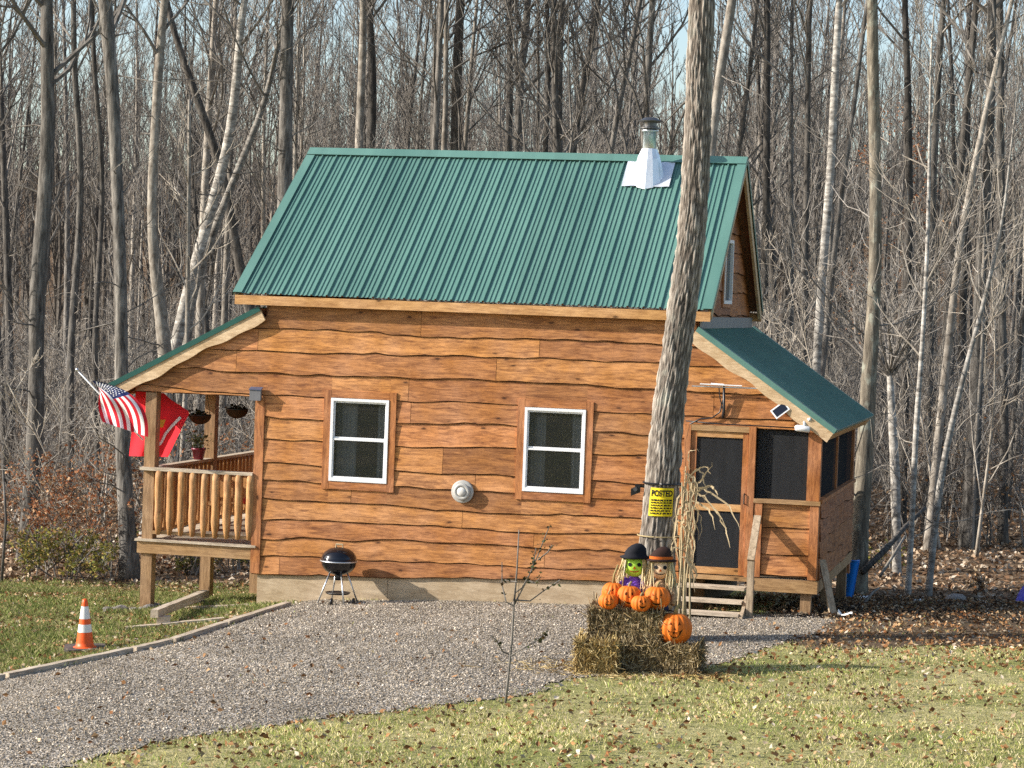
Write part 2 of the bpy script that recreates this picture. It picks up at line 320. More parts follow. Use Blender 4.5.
# ================================================================== LIGHT
SUN_EL = math.radians(27); SUN_AZ = math.radians(70)          # azimuth: turned from the facade's normal towards its west (-x) side
sd = np.array([-math.sin(SUN_AZ) * math.cos(SUN_EL), -math.cos(SUN_AZ) * math.cos(SUN_EL), math.sin(SUN_EL)])
ld = bpy.data.lights.new('sun', 'SUN'); ld.energy = 5.0; ld.angle = math.radians(.53); ld.color = (1.0, .945, .86)
lo = bpy.data.objects.new('sun', ld); COL.objects.link(lo); lo.location = (-20, -20, 30)
lo.rotation_euler = Vector(sd).to_track_quat('Z', 'Y').to_euler()
wd = bpy.data.worlds.new('World'); S.world = wd; wd.use_nodes = True
nt = wd.node_tree; nt.nodes.clear()
sk = nt.nodes.new('ShaderNodeTexSky'); sk.sky_type = 'NISHITA'; sk.sun_disc = False
sk.sun_elevation = SUN_EL; sk.sun_rotation = math.atan2(sd[0], sd[1]); sk.air_density = 1.0; sk.dust_density = 1.5; sk.ozone_density = 1.2
bg = nt.nodes.new('ShaderNodeBackground'); bg.inputs[1].default_value = .14
wo = nt.nodes.new('ShaderNodeOutputWorld'); nt.links.new(sk.outputs[0], bg.inputs[0]); nt.links.new(bg.outputs[0], wo.inputs[0])
S.view_settings.view_transform = 'Standard'; S.view_settings.look = 'None'; S.view_settings.exposure = 0.66; S.view_settings.gamma = 1
S.cycles.max_bounces = 6; S.cycles.transparent_max_bounces = 12; S.cycles.diffuse_bounces = 4; S.cycles.glossy_bounces = 3
S.cycles.use_denoising = False

# ================================================================== GROUND
def inside(poly, x, y):
    x = np.asarray(x); y = np.asarray(y); r = np.zeros(x.shape, bool); n = len(poly)
    for i in range(n):
        (x0, y0), (x1, y1) = poly[i], poly[i - 1]
        c = ((y0 > y) != (y1 > y)); r ^= c & (x < (x1 - x0) * (y - y0) / ((y1 - y0) + 1e-12) + x0)
    return r
GRAVEL = [(-7, -22), (-3.4, -14.5), (-1.3, -9.5), (-.48, -7.66), (-.13, -6.76), (.22, -5.55), (.48, -4.8), (.56, -3.4), (.56, -1.6), (.62, -.3), (.75, .012), (6.25, .012), (6.35, -.35), (7.3, -.35), (8.0, .0),
          (8.45, -.6), (8.45, -1.6), (8.1, -2.9), (7.8, -4.3), (7.5, -5.6), (6.9, -6.2), (6.1, -6.9), (6.1, -7.8), (5.6, -8.9), (4.9, -9.7), (4.1, -10.7), (3.4, -11.9), (2.9, -13.3), (1.5, -17), (-1, -22)]
def lawn_mat():
    k = NT('lawn_soil'); n1 = k.noise(k.coord(), .7, 4); n2 = k.noise(k.coord(), 9, 6, .7); n3 = k.noise(k.coord(), 40, 3)
    c1 = k.ramp(n2, [(.3, (.19, .165, .07, 1)), (.5, (.34, .305, .135, 1)), (.68, (.48, .41, .23, 1))])
    c2 = k.ramp(n2, [(.3, (.12, .125, .04, 1)), (.5, (.22, .225, .075, 1)), (.7, (.33, .30, .14, 1))])
    return k.bsdf(k.mix(k.rmap(n1, .4, .6, 0, 1), c1, c2), .95, k.bump(k.math('ADD', n2, n3), .8, .03), .05)
def litter_mat():
    k = NT('leaf_litter'); vo = k.n('TexVoronoi', {'Vector': k.coord(), 'Scale': 11.0, 'Randomness': 1.0}); r = k.n('SeparateColor', {0: vo.outputs['Color']}).outputs[0]
    col = k.ramp(r, [(0, (.10, .06, .034, 1)), (.3, (.17, .105, .06, 1)), (.55, (.25, .17, .105, 1)), (.8, (.12, .075, .042, 1)), (.92, (.34, .26, .18, 1))], 'CONSTANT')
    n2 = k.noise(k.coord(), .9, 5); col = k.hsv(col, val=k.rmap(n2, .3, .7, .6, 1.15))
    return k.bsdf(col, .9, k.bump(k.math('ADD', vo.outputs['Distance'], k.noise(k.coord(), 20, 4)), 1, .05), .05)
def gravel_mat():
    k = NT('gravel_bed'); vo = k.n('TexVoronoi', {'Vector': k.coord(), 'Scale': 30.0, 'Randomness': 1.0}); r = k.n('SeparateColor', {0: vo.outputs['Color']}).outputs[0]
    col = k.ramp(r, [(0, (.15, .13, .105, 1)), (.3, (.29, .255, .21, 1)), (.6, (.42, .375, .32, 1)), (.85, (.22, .185, .145, 1))], 'CONSTANT')
    col = k.hsv(col, val=k.rmap(k.noise(k.coord((1, .5, 1)), .8, 4), .3, .7, .72, 1.12))
    return k.bsdf(col, .95, k.bump(vo.outputs['Distance'], 1, .02), .05)
def dirt_mat():
    k = NT('dark_mulch'); n = k.noise(k.coord(), 14, 6, .7)
    return k.bsdf(k.ramp(n, [(.3, (.05, .036, .024, 1)), (.5, (.13, .092, .06, 1)), (.7, (.27, .20, .135, 1))]), .95, k.bump(n, 1, .05), .05)
def axis(lo, hi, dlo, dhi, fine, n_out):
    a = list(np.arange(dlo, dhi + 1e-6, fine)); k = np.geomspace(fine, 1, n_out); 
    L = dlo - (np.geomspace(.5, dlo - lo, n_out)); R = dhi + np.geomspace(.5, hi - dhi, n_out)
    return np.array(sorted(list(L) + a + list(R)))
def sheet(name, xs, ys, mat, lift, mask=None, kind='structure'):
    X, Y = np.meshgrid(xs, ys); Z = gz(X, Y) + lift
    G = np.stack([X, Y, Z], -1); m = MB(); a, b = X.shape
    i = np.arange(a - 1)[:, None] * b; j = np.arange(b - 1)[None]
    Q = np.stack([i + j, i + j + 1, i + b + j + 1, i + b + j], -1)
    if mask is not None: Q = Q[mask((X[:-1, :-1] + X[1:, 1:]) / 2, (Y[:-1, :-1] + Y[1:, 1:]) / 2)]
    m.add(G.reshape(-1, 3), Q.reshape(-1, 4)); o = m.build(name, mat, smooth=True); return tag(o, kind=kind)
def wood_edge(x): return np.interp(x, [-40, -7, -5, -3, 0, 7.5, 9, 10.8, 40], [7, 7.2, 7.5, 8.0, 8.0, 7.2, 6.3, 6.6, 7])
tag_l = sheet('lawn', axis(-420, 420, -12, 16, .35, 26), axis(-120, 16, -16, 9, .35, 24), lawn_mat(), 0, lambda x, y: y < wood_edge(x) + 1.6)
tag(tag_l, 'patchy autumn lawn running round the gravel up to the woods')
def m_wood(x, y): return y > wood_edge(x) + 1.5 * (fbm(x * 1.3, y * 1.3) - .45)
tag(sheet('forest_floor', axis(-420, 420, -16, 30, .3, 26), axis(5.4, 430, 5.5, 45, .3, 22), litter_mat(), .02, m_wood), 'brown leaf litter covering the floor of the woods')
def m_gravel(x, y): return inside(GRAVEL, x + .35 * (fbm(x * 2, y * 2) - .45), y + .35 * (fbm(x * 2 + 50, y * 2) - .45) * (y < -.5))
tag(sheet('gravel_driveway', np.arange(-7, 9, .1), np.arange(-22, .05, .1), gravel_mat(), .012, m_gravel), 'pale grey gravel driveway in front of the cabin')
def m_dirt(x, y): return (x > 7.4 + 1.2 * (fbm(x, y * 1.5) - .45)) & (y > -3.3 + .22 * (x - 8) + 3.4 * (fbm(x * .8, y * .8 + 30) - .45)) & (y < 8.5)
tag(sheet('bare_dirt', np.arange(6, 17, .12), np.arange(-6, 8.4, .12), dirt_mat(), .008, m_dirt), 'dark bare dirt beside the screened porch')

# ================================================================== CABIN
cab = thing('timber_cabin', (0, 0, 0), 'small cabin of orange stained live-edge boards under a green ribbed metal roof', 'cabin')
W, DP = 6.33, 5.0
RK = 2.27 / 2.63                                    # main roof slope
def rz_main(y): return 4.56 + RK * (min(y, 4.9 - y) + .18)
ZROWS = [.46, .71, 1.0, 1.27, 1.55, 1.84, 2.09, 2.44, 2.78, 3.10, 3.42, 3.74, 4.04, 4.5]
rr = random.Random(4)
def wavy(seed, amp):
    R = random.Random(seed); cs = [(R.uniform(.25, .6), R.uniform(0, 6.3), R.uniform(.4, 1)), (R.uniform(.7, 1.6), R.uniform(0, 6.3), R.uniform(.25, .6)), (R.uniform(2, 4), R.uniform(0, 6.3), R.uniform(.1, .25))]
    bumps = [(R.uniform(-3, 10), R.uniform(.06, .22), R.uniform(-.7, .9)) for _ in range(7)]
    tilt = R.uniform(-.006, .006)
    def f(u):
        s = sum(a * math.sin(2 * PI * w * u / 2.2 + p) for w, p, a in cs) * .8
        s += sum(h * math.exp(-((u - c) / wd) ** 2) for c, wd, h in bumps)
        return amp * s + tilt * u
    return f
def siding(mb, u0, u1, rows, holes, ztop, place, seams=True, amp=.03, seed=0, zmin=-9, tilts=()):
    """overlapping live-edge boards; place(u, d, z) -> point, d = distance out of the wall"""
    tl = lambda i, u: tilts[i] * min(max(u, 0), 6.3) if i < len(tilts) else 0
    for i in range(len(rows) - 1):
        fb, ft = wavy(seed + i, amp), wavy(seed + i + 1, amp)
        js = []
        if seams:
            R = random.Random(seed * 7 + i); u = u0 + R.uniform(1.5, 6.5)
            while u < u1 - .6: js.append(u); u += R.uniform(3.6, 6.5)
        near = [h for h in holes if h[2] < rows[i + 1] + .14 and h[3] > rows[i] - .09]
        cuts = sorted(set([u0, u1] + js + [h[k] for h in near for k in (0, 1) if u0 < h[k] < u1]))
        dy = rr.uniform(0, .006)
        for a, b in zip(cuts[:-1], cuts[1:]):
            um = (a + b) / 2; ga, gb = (.003 if a in js or a == u0 else 0), (.003 if b in js or b == u1 else 0)
            hs = [(h[2], h[3]) for h in near if h[0] <= um <= h[1]]
            n = max(2, int((b - a) / .055)); us = np.linspace(a + ga, b - gb, n)
            dj = random.Random(seed * 131 + i * 17 + sum(j <= a for j in js)).uniform(0, .007)
            for piece in ([(None, None)] if not hs else [(None, min(h[0] for h in hs)), (max(h[1] for h in hs), None)]):
                cols = []
                def flush():
                    if len(cols) > 1:
                        C = np.array(cols); k = len(C)            # (k, 5 pts, 3): back, bark edge, face: back-bottom, front-bottom, front-top, back-top
                        V = C.reshape(-1, 3); I = np.arange(k - 1) * 5; Q = []
                        for p in range(4): Q.append(np.stack([I + p, I + 5 + p, I + 6 + p, I + 1 + p], 1))
                        mb.add(V, np.vstack(Q[2:] + [np.array([[0, 1, 3, 4], [5 * k - 1, 5 * k - 2, 5 * k - 4, 5 * k - 5]])]))
                        mb.add(V, np.vstack(Q[:2]), m=1)
                    cols.clear()
                for u in us:
                    zb = rows[i] + (fb(u) if i else .8 * fb(u)) + tl(i, u); zt = rows[i + 1] + ft(u) + tl(i + 1, u) + .07
                    full = zt - zb
                    lo, hi = max(zb, zmin), min(zt, ztop(u))
                    if piece[1] is not None: hi = min(hi, piece[1])
                    if piece[0] is not None: lo = max(lo, piece[0])
                    if hi - lo < .012: flush(); continue
                    d = lambda z: .044 - .026 * (z - zb) / full + dy * .7 + dj * .7; e = min(.006 + .009 * abs(math.sin(u * 5.3 + i)), (hi - lo) * .4)
                    cols.append([place(u, 0, lo), place(u, d(lo) - .009, lo), place(u, d(lo + e), lo + e), place(u, d(hi), hi), place(u, 0, hi)])
                flush()
rakeL = lambda u: 3.13 + (u + 2.41) * .5288 - .16
rakeR = lambda u: 4.29 - (u - 6.33) * .69 - .17
def ztopF(u): return 4.45 if 0 <= u <= W else (rakeL(u) if u < 0 else rakeR(u))
WIN = [(1.02, 1.90, 1.885, 3.095), (3.912, 4.803, 1.89, 3.09)]
holes = [(-3, -.12, -1, 3.05), (6.22, 9, -1, 2.93)] + [(a - .005, b + .005, c - .005, d + .005) for a, b, c, d in WIN]
m = MB(); siding(m, -2.02, 8.16, ZROWS, holes, ztopF, lambda u, d, z: (u, -d, z), seed=3, tilts=(.036, .026, .018, .010, .004))
m.build('front_boards', [W_SIDE, LIVE_EDGE], cab)
# structural walls behind the boards, with the window openings left open
def wall_with_holes(mb, u0, u1, z0, z1, hs, place2):
    us = sorted({u0, u1} | {k for h in hs for k in h[:2]}); zs = sorted({z0, z1} | {k for h in hs for k in h[2:]})
    for a, b in zip(us[:-1], us[1:]):
        for c, d in zip(zs[:-1], zs[1:]):
            if not any(h[0] < (a + b) / 2 < h[1] and h[2] < (c + d) / 2 < h[3] for h in hs): place2(mb, a, b, c, d)
GW = (1.98, 2.74, 4.66, 5.62)
m = MB(); wall_with_holes(m, 0, W, .1, 4.46, WIN, lambda mb, a, b, c, d: mb.box(a, b, 0.002, .12, c, d))
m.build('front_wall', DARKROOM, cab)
m = MB(); m.box(0, .12, .122, 4.88, .1, 4.5); m.box(W - .12, W - .002, .122, 4.88, .1, 4.3); m.box(0, W - .002, 4.88, 5.0, .1, 4.4); m.box(.13, W - .13, .13, 4.87, .55, .6)
for x in (.04, W - .05):   # gable triangles
    if x > 1:
        m.prism([(x, .1, 4.3), (x, 4.8, 4.3), (x, 4.55, 4.6), (x, 2.45, 6.6), (x, .35, 4.6)], (.045, 0, 0))
    else: m.prism([(x, .0, 4.5), (x, 4.9, 4.5), (x, 2.45, 6.6)], (.05, 0, 0))
m.build('side_and_back_wall', DARKROOM, cab)
# side boards (west wall and both gables)
gtop = lambda u: min(rz_main(u) - .10, 6.75)
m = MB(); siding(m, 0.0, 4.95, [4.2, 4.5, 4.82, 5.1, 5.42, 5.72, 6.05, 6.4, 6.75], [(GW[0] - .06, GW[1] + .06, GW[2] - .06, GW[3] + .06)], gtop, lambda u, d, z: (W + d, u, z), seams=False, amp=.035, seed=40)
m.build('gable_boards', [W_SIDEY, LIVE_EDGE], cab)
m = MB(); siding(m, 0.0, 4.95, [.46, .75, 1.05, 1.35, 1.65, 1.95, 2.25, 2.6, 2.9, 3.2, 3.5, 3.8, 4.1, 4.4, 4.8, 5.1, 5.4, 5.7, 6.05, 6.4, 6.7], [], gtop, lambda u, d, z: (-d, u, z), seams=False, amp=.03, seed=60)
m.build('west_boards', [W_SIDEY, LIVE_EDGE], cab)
m = MB(); m.box(-.04, 1.95, -.004, .05, -.35, .56); m.box(1.956, 3.9, -.006, .05, -.35, .66); m.box(3.906, 6.25, -.004, .05, -.3, .75)
m.box(-.04, .02, .06, 4.95, -.4, .5); m.each('foundation_skirt', W_FOUND, cab)
m = MB(); m.box(-.135, .005, -.058, -.003, .47, 3.05); m.build('corner_board', W_TRIMV, cab)
# ---- windows
def window(hole, seed):
    a, b, c, d = hole; R = random.Random(seed)
    w = bpy.data.objects.new('window', None); COL.objects.link(w); w.parent = cab
    cs = MB(); t = .105
    cs.box(a - t, a - .003, -.060, -.02, c - .12, d + .11); cs.box(b + .003, b + t, -.060, -.02, c - .12, d + .11)
    cs.each('casing', W_TRIMV, w)
    cs = MB(); cs.box(a - .003 + .003, b, -.058, -.02, d + .004, d + .105); cs.box(a, b, -.058, -.02, c - .115, c - .004); cs.each('casing', W_TRIM, w)
    fr = MB(); f = .042
    fr.box(a + .002, a + f, -.070, .05, c + .002, d - .002); fr.box(b - f, b - .002, -.070, .05, c + .002, d - .002)
    fr.box(a + f, b - f, -.0695, .05, d - f, d - .002); fr.box(a + f, b - f, -.0695, .05, c + .002, c + f + .012)
    fr.build('frame', WHITE, w)
    zm = (c + d) / 2 + .02; s = .020; sh = MB(); A, B = a + f, b - f
    for (z0, z1, y) in ((c + f + .012, zm - .001, -.060), (zm + .001, d - f, -.036)):
        sh.box(A + .001, A + s, y, y + .03, z0, z1); sh.box(B - s, B - .001, y, y + .03, z0, z1)
        sh.box(A + s, B - s, y + .001, y + .03, z1 - s - .006, z1); sh.box(A + s, B - s, y + .001, y + .03, z0, z0 + s)
    sh.build('sash', WHITE, w)
    gl = MB()
    for (z0, z1, y) in ((c + f + .012, zm, -.045), (zm, d - f, -.021)): gl.add([(A + s, y, z0 + s), (B - s, y, z0 + s), (B - s, y, z1 - s), (A + s, y, z1 - s)], [(0, 1, 2, 3)])
    gl.each('pane', GLASS, w)
    for (u0, u1) in ((A - .05, A + .20 + R.random() * .1), (B - .12 - R.random() * .1, B + .05)):
        us = np.linspace(u0, u1, 26); zz = np.linspace(c - .1, d + .1, 4)
        G = np.array([[(u, .20 + .02 * math.sin((u - u0) * 70 + z), z) for z in zz] for u in us]); MB().grid(G).build('curtain', CURTAIN, w, True)
    return w
for i, h in enumerate(WIN): window(h, i)
gwo = bpy.data.objects.new('gable_window', None); COL.objects.link(gwo); gwo.parent = cab
a, b, c, d = GW; X = W
m = MB(); m.box(X, X + .075, a, a + .05, c, d); m.box(X, X + .075, b - .05, b, c, d); m.box(X, X + .074, a + .05, b - .05, c, c + .05); m.box(X, X + .074, a + .05, b - .05, d - .05, d); m.build('frame', WHITE, gwo)
MB().box(X + .01, X + .03, a + .05, b - .05, c + .05, d - .05).build('pane', plain('dark_glass', (.02, .025, .03, 1), .12, .2), gwo)
m = MB(); t = .055
m.box(X, X + .062, a - t, a - .002, c - t, d + t); m.box(X, X + .062, b + .002, b + t, c - t, d + t); m.box(X, X + .06, a - .002, b + .002, c - t, c - .002); m.box(X, X + .06, a - .002, b + .002, d + .002, d + t); m.each('casing', W_TRIMV, gwo)

# ---- metal roofing
def ribs(mb, o, ud, vd, width, length, n, period=.2286, thick=0.0):
    ud, vd, nn = nrm(ud), nrm(vd), nrm(n); prof = []
    k = 0
    while k * period < width:
        b = k * period
        for dx, h in ((0, 0), (.009, .027), (.026, .027), (.035, 0), (.088, 0), (.095, .013), (.107, .013), (.114, 0), (.152, 0), (.159, .013), (.171, .013), (.178, 0)):
            if b + dx <= width: prof.append((b + dx, h))
        k += 1
    prof.append((width, 0)); P = np.array(prof); ls = np.linspace(0, length, 6)
    G = np.array(o)[None, None] + P[:, None, :1] * ud + P[:, None, 1:] * nn + ls[None, :, None] * vd
    mb.grid(G)
rf = bpy.data.objects.new('main_roof', None); COL.objects.link(rf); rf.parent = cab
x0, x1 = -.33, 6.57; yr = 2.45; zr = 4.56 + RK * 2.63
sl = np.array([0, -2.63, -RK * 2.63]); L = np.linalg.norm(sl); nF = nrm((0, -RK, 1)); nB = nrm((0, RK, 1))
m = MB(); ribs(m, (x0, yr, zr), (1, 0, 0), sl, x1 - x0, L, nF); ribs(m, (x0, yr, zr), (1, 0, 0), (0, 2.63, -RK * 2.63), x1 - x0, L, nB)
m.each('metal_sheeting', GREEN, rf)
m = MB()
for s, nn in ((-1, nF), (1, nB)):
    d2 = nrm((0, s * 2.63, -RK * 2.63)); m.obox(np.array((x0 + .03, yr, zr)) - nn * .03 , (x1 - x0 - .06, 0, 0), d2 * (L - .03), nn * .024)
m.each('roof_deck', W_DARKSOFFIT, rf)
m = MB()
for s, nn in ((-1, nF), (1, nB)):
    d2 = nrm((0, s * 2.63, -RK * 2.63)); o = np.array((x0 - .015, yr, zr + .012)) + nn * .026
    m.obox(o, (x1 - x0 + .03, 0, 0), d2 * .17, nn * .006)
m.each('ridge_cap', GREEN, rf)
m = MB()
for s, nn in ((-1, nF), (1, nB)):
    d2 = nrm((0, s * 2.63, -RK * 2.63))
    for xx, ww in ((x0 - .012, .13), (x1 - .13 + .012, .13)):
        o = np.array((xx, yr, zr)) + nn * .026 + d2 * .17; m.obox(o, (ww, 0, 0), d2 * (L - .165), nn * .005)
    for xx in (x0 - .018, x1 + .012):
        m.obox(np.array((xx, yr, zr)) + nn * .03, (.006, 0, 0), d2 * L, -nn * .07)
m.each('edge_trim', GREEN, rf)
m = MB()
for s, nn in ((-1, nF), (1, nB)):
    d2 = nrm((0, s * 2.63, -RK * 2.63))
    for xx in (x0, x1 - .045): m.obox(np.array((xx, yr, zr)) - nn * .034, (.04, 0, 0), d2 * (L - .01), -nn * .15)
m.each('rake_board', W_RAW, rf)
m = MB(); m.box(x0 + .01, x1 - .01, -.175, -.13, 4.40, 4.535); m.build('fascia', W_FASCIA, rf)
m = MB(); m.box(x0 + .01, x1 - .01, 5.03, 5.075, 4.40, 4.535); m.build('fascia', W_FASCIA, rf)
m = MB(); m.box(x0 + .05, x1 - .05, -.128, -.002, 4.455, 4.475); m.build('soffit', W_DARKSOFFIT, rf)

for o in rf.children:
    me = o.data; V = np.empty(len(me.vertices) * 3); me.vertices.foreach_get('co', V); V = V.reshape(-1, 3)
    t = np.clip((zr - V[:, 2]) / (RK * 2.63), 0, 1); q = (V[:, 0] - x0) / (x1 - x0); V[:, 0] = (-.24 - .235 * t) * (1 - q) + (6.585 - .035 * t) * q
    me.vertices.foreach_set('co', V.ravel()); me.update()
# ---- chimney
ch = bpy.data.objects.new('chimney', None); COL.objects.link(ch); ch.parent = cab
cx, cy = 5.17, 2.09
d2 = nrm(sl); 
m = MB(); o = np.array((cx - .36, 2.39, 4.56 + RK * (2.39 + .18))) + nF * .034
G = np.array([[o + np.array((u * .72, 0, 0)) + d2 * (v * .68) + nF * .006 * math.sin(u * 17 + v * 4) for v in np.linspace(0, 1, 8)] for u in np.linspace(0, 1, 16)]); m.grid(G); m.build('flashing', ALU, ch, True)
m = MB(); nseg = 12; ang = np.arange(nseg) * 2 * PI / nseg
zb = lambda y: 4.56 + RK * (min(y, 4.9 - y) + .18) + .03
bot = np.array([(cx + .24 * math.cos(a), cy + .24 * math.sin(a) - .03, zb(cy + .24 * math.sin(a) - .03)) for a in ang]); top = np.array([(cx + .115 * math.cos(a), cy + .115 * math.sin(a), 6.93) for a in ang]); mid = bot * .28 + top * .72; mid[:, :2] = np.array([(cx + .165 * math.cos(a), cy + .165 * math.sin(a) - .01) for a in ang])
V = np.vstack([bot, mid, top]); j = np.arange(nseg); j2 = (j + 1) % nseg
m.add(V, np.vstack([np.stack([j, j2, j2 + nseg, j + nseg], 1), np.stack([j + nseg, j2 + nseg, j2 + 2 * nseg, j + 2 * nseg], 1)])); m.build('flashing_cone', ALU, ch)
m = MB(); m.lathe([(.102, 6.85), (.102, 7.18), (.125, 7.18), (.125, 7.21), (.09, 7.215), (.09, 7.30)], (cx, cy, 0), 20); m.build('pipe', STEEL, ch, True)
m = MB(); m.lathe([(0, 7.225), (.155, 7.225), (.155, 7.245), (.10, 7.26), (.10, 7.32), (.165, 7.325), (.17, 7.345), (.09, 7.39), (0, 7.40)], (cx, cy, 0), 22); m.build('cap', plain('sooty_steel', (.12, .12, .125, 1), .35, .5, .7), ch)

# ---- open porch on the west side
pr = bpy.data.objects.new('porch_roof', None); COL.objects.link(pr); pr.parent = cab
def shed(par, xt, zt, xl, zl, y0, y1, greenm, rake):
    t, b = np.array((xt, y0, zt)), np.array((xl, y0, zl)); d = b - t; Ls = np.linalg.norm(d); dn = nrm(d); sgn = 1 if xl > xt else -1
    nn = nrm((sgn * -d[2] * sgn * 1.0 if False else -d[2] * (1 if sgn > 0 else -1), 0, abs(d[0])))
    m = MB(); ribs(m, t if True else 0, (0, 1, 0), d, y1 - y0, Ls, nn); m.build('metal_sheeting', greenm, par)
    m = MB(); m.obox(t + np.array((0, .03, 0)) - nn * .03, dn * (Ls - .03), (0, y1 - y0 - .06, 0), nn * .024); m.build('roof_deck', W_DARKSOFFIT, par)
    m = MB()
    for y in (y0 - .016, y1 + .01): m.obox(np.array((t[0], y, t[2])) + nn * .03, dn * Ls, (0, .006, 0), -nn * .075)
    m.obox(b + nn * .02, dn * .006, (0, y1 - y0, 0), -nn * .05)
    for y in (y0 - .01, y1 - .10): m.obox(np.array((t[0], y, t[2])) + nn * .0265, dn * Ls, (0, .11, 0), nn * .004)
    m.each('edge_trim', greenm, par)
    for y in (y0, y1 - .05):
        m = MB(); n = 40; ss = np.linspace(0, Ls - .01, n); V = []
        for s in ss:
            h = .16 + (.02 * math.sin(s * 4.1) + .012 * math.sin(s * 11) if rake is W_RAW else 0)
            p = np.array((t[0], y, t[2])) + dn * s - nn * .034; V += [p, p + (0, .045, 0), p + np.array((0, .045, 0)) - nn * h, p - nn * h]
        I = np.arange(n - 1) * 4; Q = [np.stack([I + k, I + 4 + k, I + 4 + (k + 1) % 4, I + (k + 1) % 4], 1) for k in range(4)]
        m.add(V, np.vstack(Q + [np.array([[0, 1, 2, 3], [4 * n - 4, 4 * n - 1, 4 * n - 2, 4 * n - 3]])])); m.build('rake_board', rake, par)
    m = MB(); e = b - dn * .05 - nn * .034; m.obox(e + np.array((0, .05, 0)), dn * .04, (0, y1 - y0 - .1, 0), -nn * .13); m.build('fascia', W_FASCIA, par)
    m = MB()
    for y in np.arange(y0 + .6, y1 - .3, .61): m.obox(t + np.array((0, y - y0, 0)) - nn * .034, dn * (Ls - .06), (0, .045, 0), -nn * .12)
    m.each('rafter', W_DARKSOFFIT, par)
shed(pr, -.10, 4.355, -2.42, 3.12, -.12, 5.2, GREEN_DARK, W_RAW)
pr2 = bpy.data.objects.new('porch_roof', None); COL.objects.link(pr2); pr2.parent = cab
shed(pr2, 6.36, 4.30, 8.34, 2.955, -.14, 5.48, GREEN, W_RAW)
MB().obox((6.385, -.1, 4.30), (.005, 0, .16), (0, 5.1, 0), (.02, 0, 0)).build('flashing', plain('grey_flashing', (.22, .22, .22, 1), .6, .4), pr2)
def post(x, y, z0, z1, w, mat, name='porch_post'):
    MB().box(x - w / 2, x + w / 2, y - w / 2, y + w / 2, z0, z1).build(name, mat, cab)
for y in (.07, 2.55, 4.9): post(-1.78, y, gz1(-1.78, y) - .1, rakeL(-1.78) - .0, .17, W_POST)
dk = bpy.data.objects.new('porch_deck', None); COL.objects.link(dk); dk.parent = cab
m = MB(); m.box(-1.92, -.14, -.05, -.012, .665, .838); m.build('rim_joist', W_BEAM, dk)
m = MB()
for k in range(33): m.box(-1.95, -.06, -.08 + k * .153, -.08 + k * .153 + .146, .842, .876)
m.build('deck_planks', W_GREY, dk)
m = MB(); m.box(-1.92, -1.88, -.01, 4.95, .67, .838); m.build('rim_joist', W_BEAM, dk)
def log(mb, x, y, z0, z1, r, R):
    n = 9; zz = np.linspace(z0, z1, n); ra = [r * (.45 if i == 0 else .8 if i == 1 else R.uniform(.96, 1.04)) for i in range(n)]
    mb.tube([(x + R.uniform(-.003, .003), y + R.uniform(-.003, .003), z) for z in zz], ra, 10)
R = random.Random(2)
rl = bpy.data.objects.new('front_railing', None); COL.objects.link(rl); rl.parent = cab
m = MB(); m.box(-1.90, -.14, -.09, .06, 1.895, 1.94); m.build('top_rail', W_GREY, rl)
m = MB(); m.box(-1.69, -.14, -.03, .03, .955, 1.0); m.build('bottom_rail', W_BEAM, rl)
for k in range(9): m = MB(); log(m, -1.60 + k * .178, -.035, .945, 1.90, R.uniform(.056, .064), R); m.build('baluster', W_LOG, rl, True)
rl2 = bpy.data.objects.new('side_railing', None); COL.objects.link(rl2); rl2.parent = cab
m = MB(); m.box(-1.85, -1.71, .16, 2.46, 1.895, 1.94); m.box(-1.85, -1.71, 2.64, 4.81, 1.895, 1.94); m.each('top_rail', W_GREY, rl2)
m = MB(); m.box(-1.80, -1.75, .16, 2.46, .955, 1.0); m.box(-1.80, -1.75, 2.64, 4.81, .955, 1.0); m.each('bottom_rail', W_BEAM, rl2)
for k in range(26):
    y = .26 + k * .178
    if abs(y - 2.55) > .13 and y < 4.8: m = MB(); log(m, -1.76, y, .945, 1.90, R.uniform(.046, .056), R); m.build('baluster', W_LOG, rl2, True)

# ---- screened porch on the east side
PX = 8.13
m = MB(); pan = lambda u, d, z: (u, -d, z); siding(m, 7.36, 8.02, [.90, 1.20, 1.58, 1.98], [], lambda u: 1.90, pan, seams=False, amp=.018, seed=90, zmin=.9); m.build('porch_panel', [W_SIDE, LIVE_EDGE], cab)
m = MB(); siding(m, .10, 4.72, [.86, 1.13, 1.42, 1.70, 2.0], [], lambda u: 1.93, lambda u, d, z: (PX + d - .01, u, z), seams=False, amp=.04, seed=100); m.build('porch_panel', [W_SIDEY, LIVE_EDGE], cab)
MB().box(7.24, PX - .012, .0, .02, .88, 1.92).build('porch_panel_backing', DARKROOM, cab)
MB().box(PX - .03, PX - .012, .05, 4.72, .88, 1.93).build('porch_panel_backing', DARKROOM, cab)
m = MB(); m.box(7.245, 7.355, -.075, -.003, .87, 1.905); m.box(8.02, PX + .012, -.075, .09, .87, 1.905); m.each('panel_stile', W_TRIMV, cab)
m = MB(); m.box(7.23, PX + .03, -.09, .0, 1.908, 1.965); m.build('screen_sill', W_BEAM, cab)
m = MB(); m.box(PX - .03, PX + .05, .0, 4.75, 1.935, 1.985); m.build('screen_sill', W_TRIM, cab)
m = MB(); m.box(7.96, PX + .012, -.06, .09, 1.967, 2.99); m.build('corner_post', W_TRIMV, cab)
m = MB(); m.box(PX - .1, PX + .01, 4.62, 4.78, .5, 2.95); m.box(PX - .06, PX + .0, 2.3, 2.38, 1.99, 2.95); m.each('side_post', W_TRIMV, cab)
m = MB(); m.box(PX - .06, PX + .012, -.0, 4.8, 2.93, 3.02); m.build('screen_header', W_TRIM, cab)
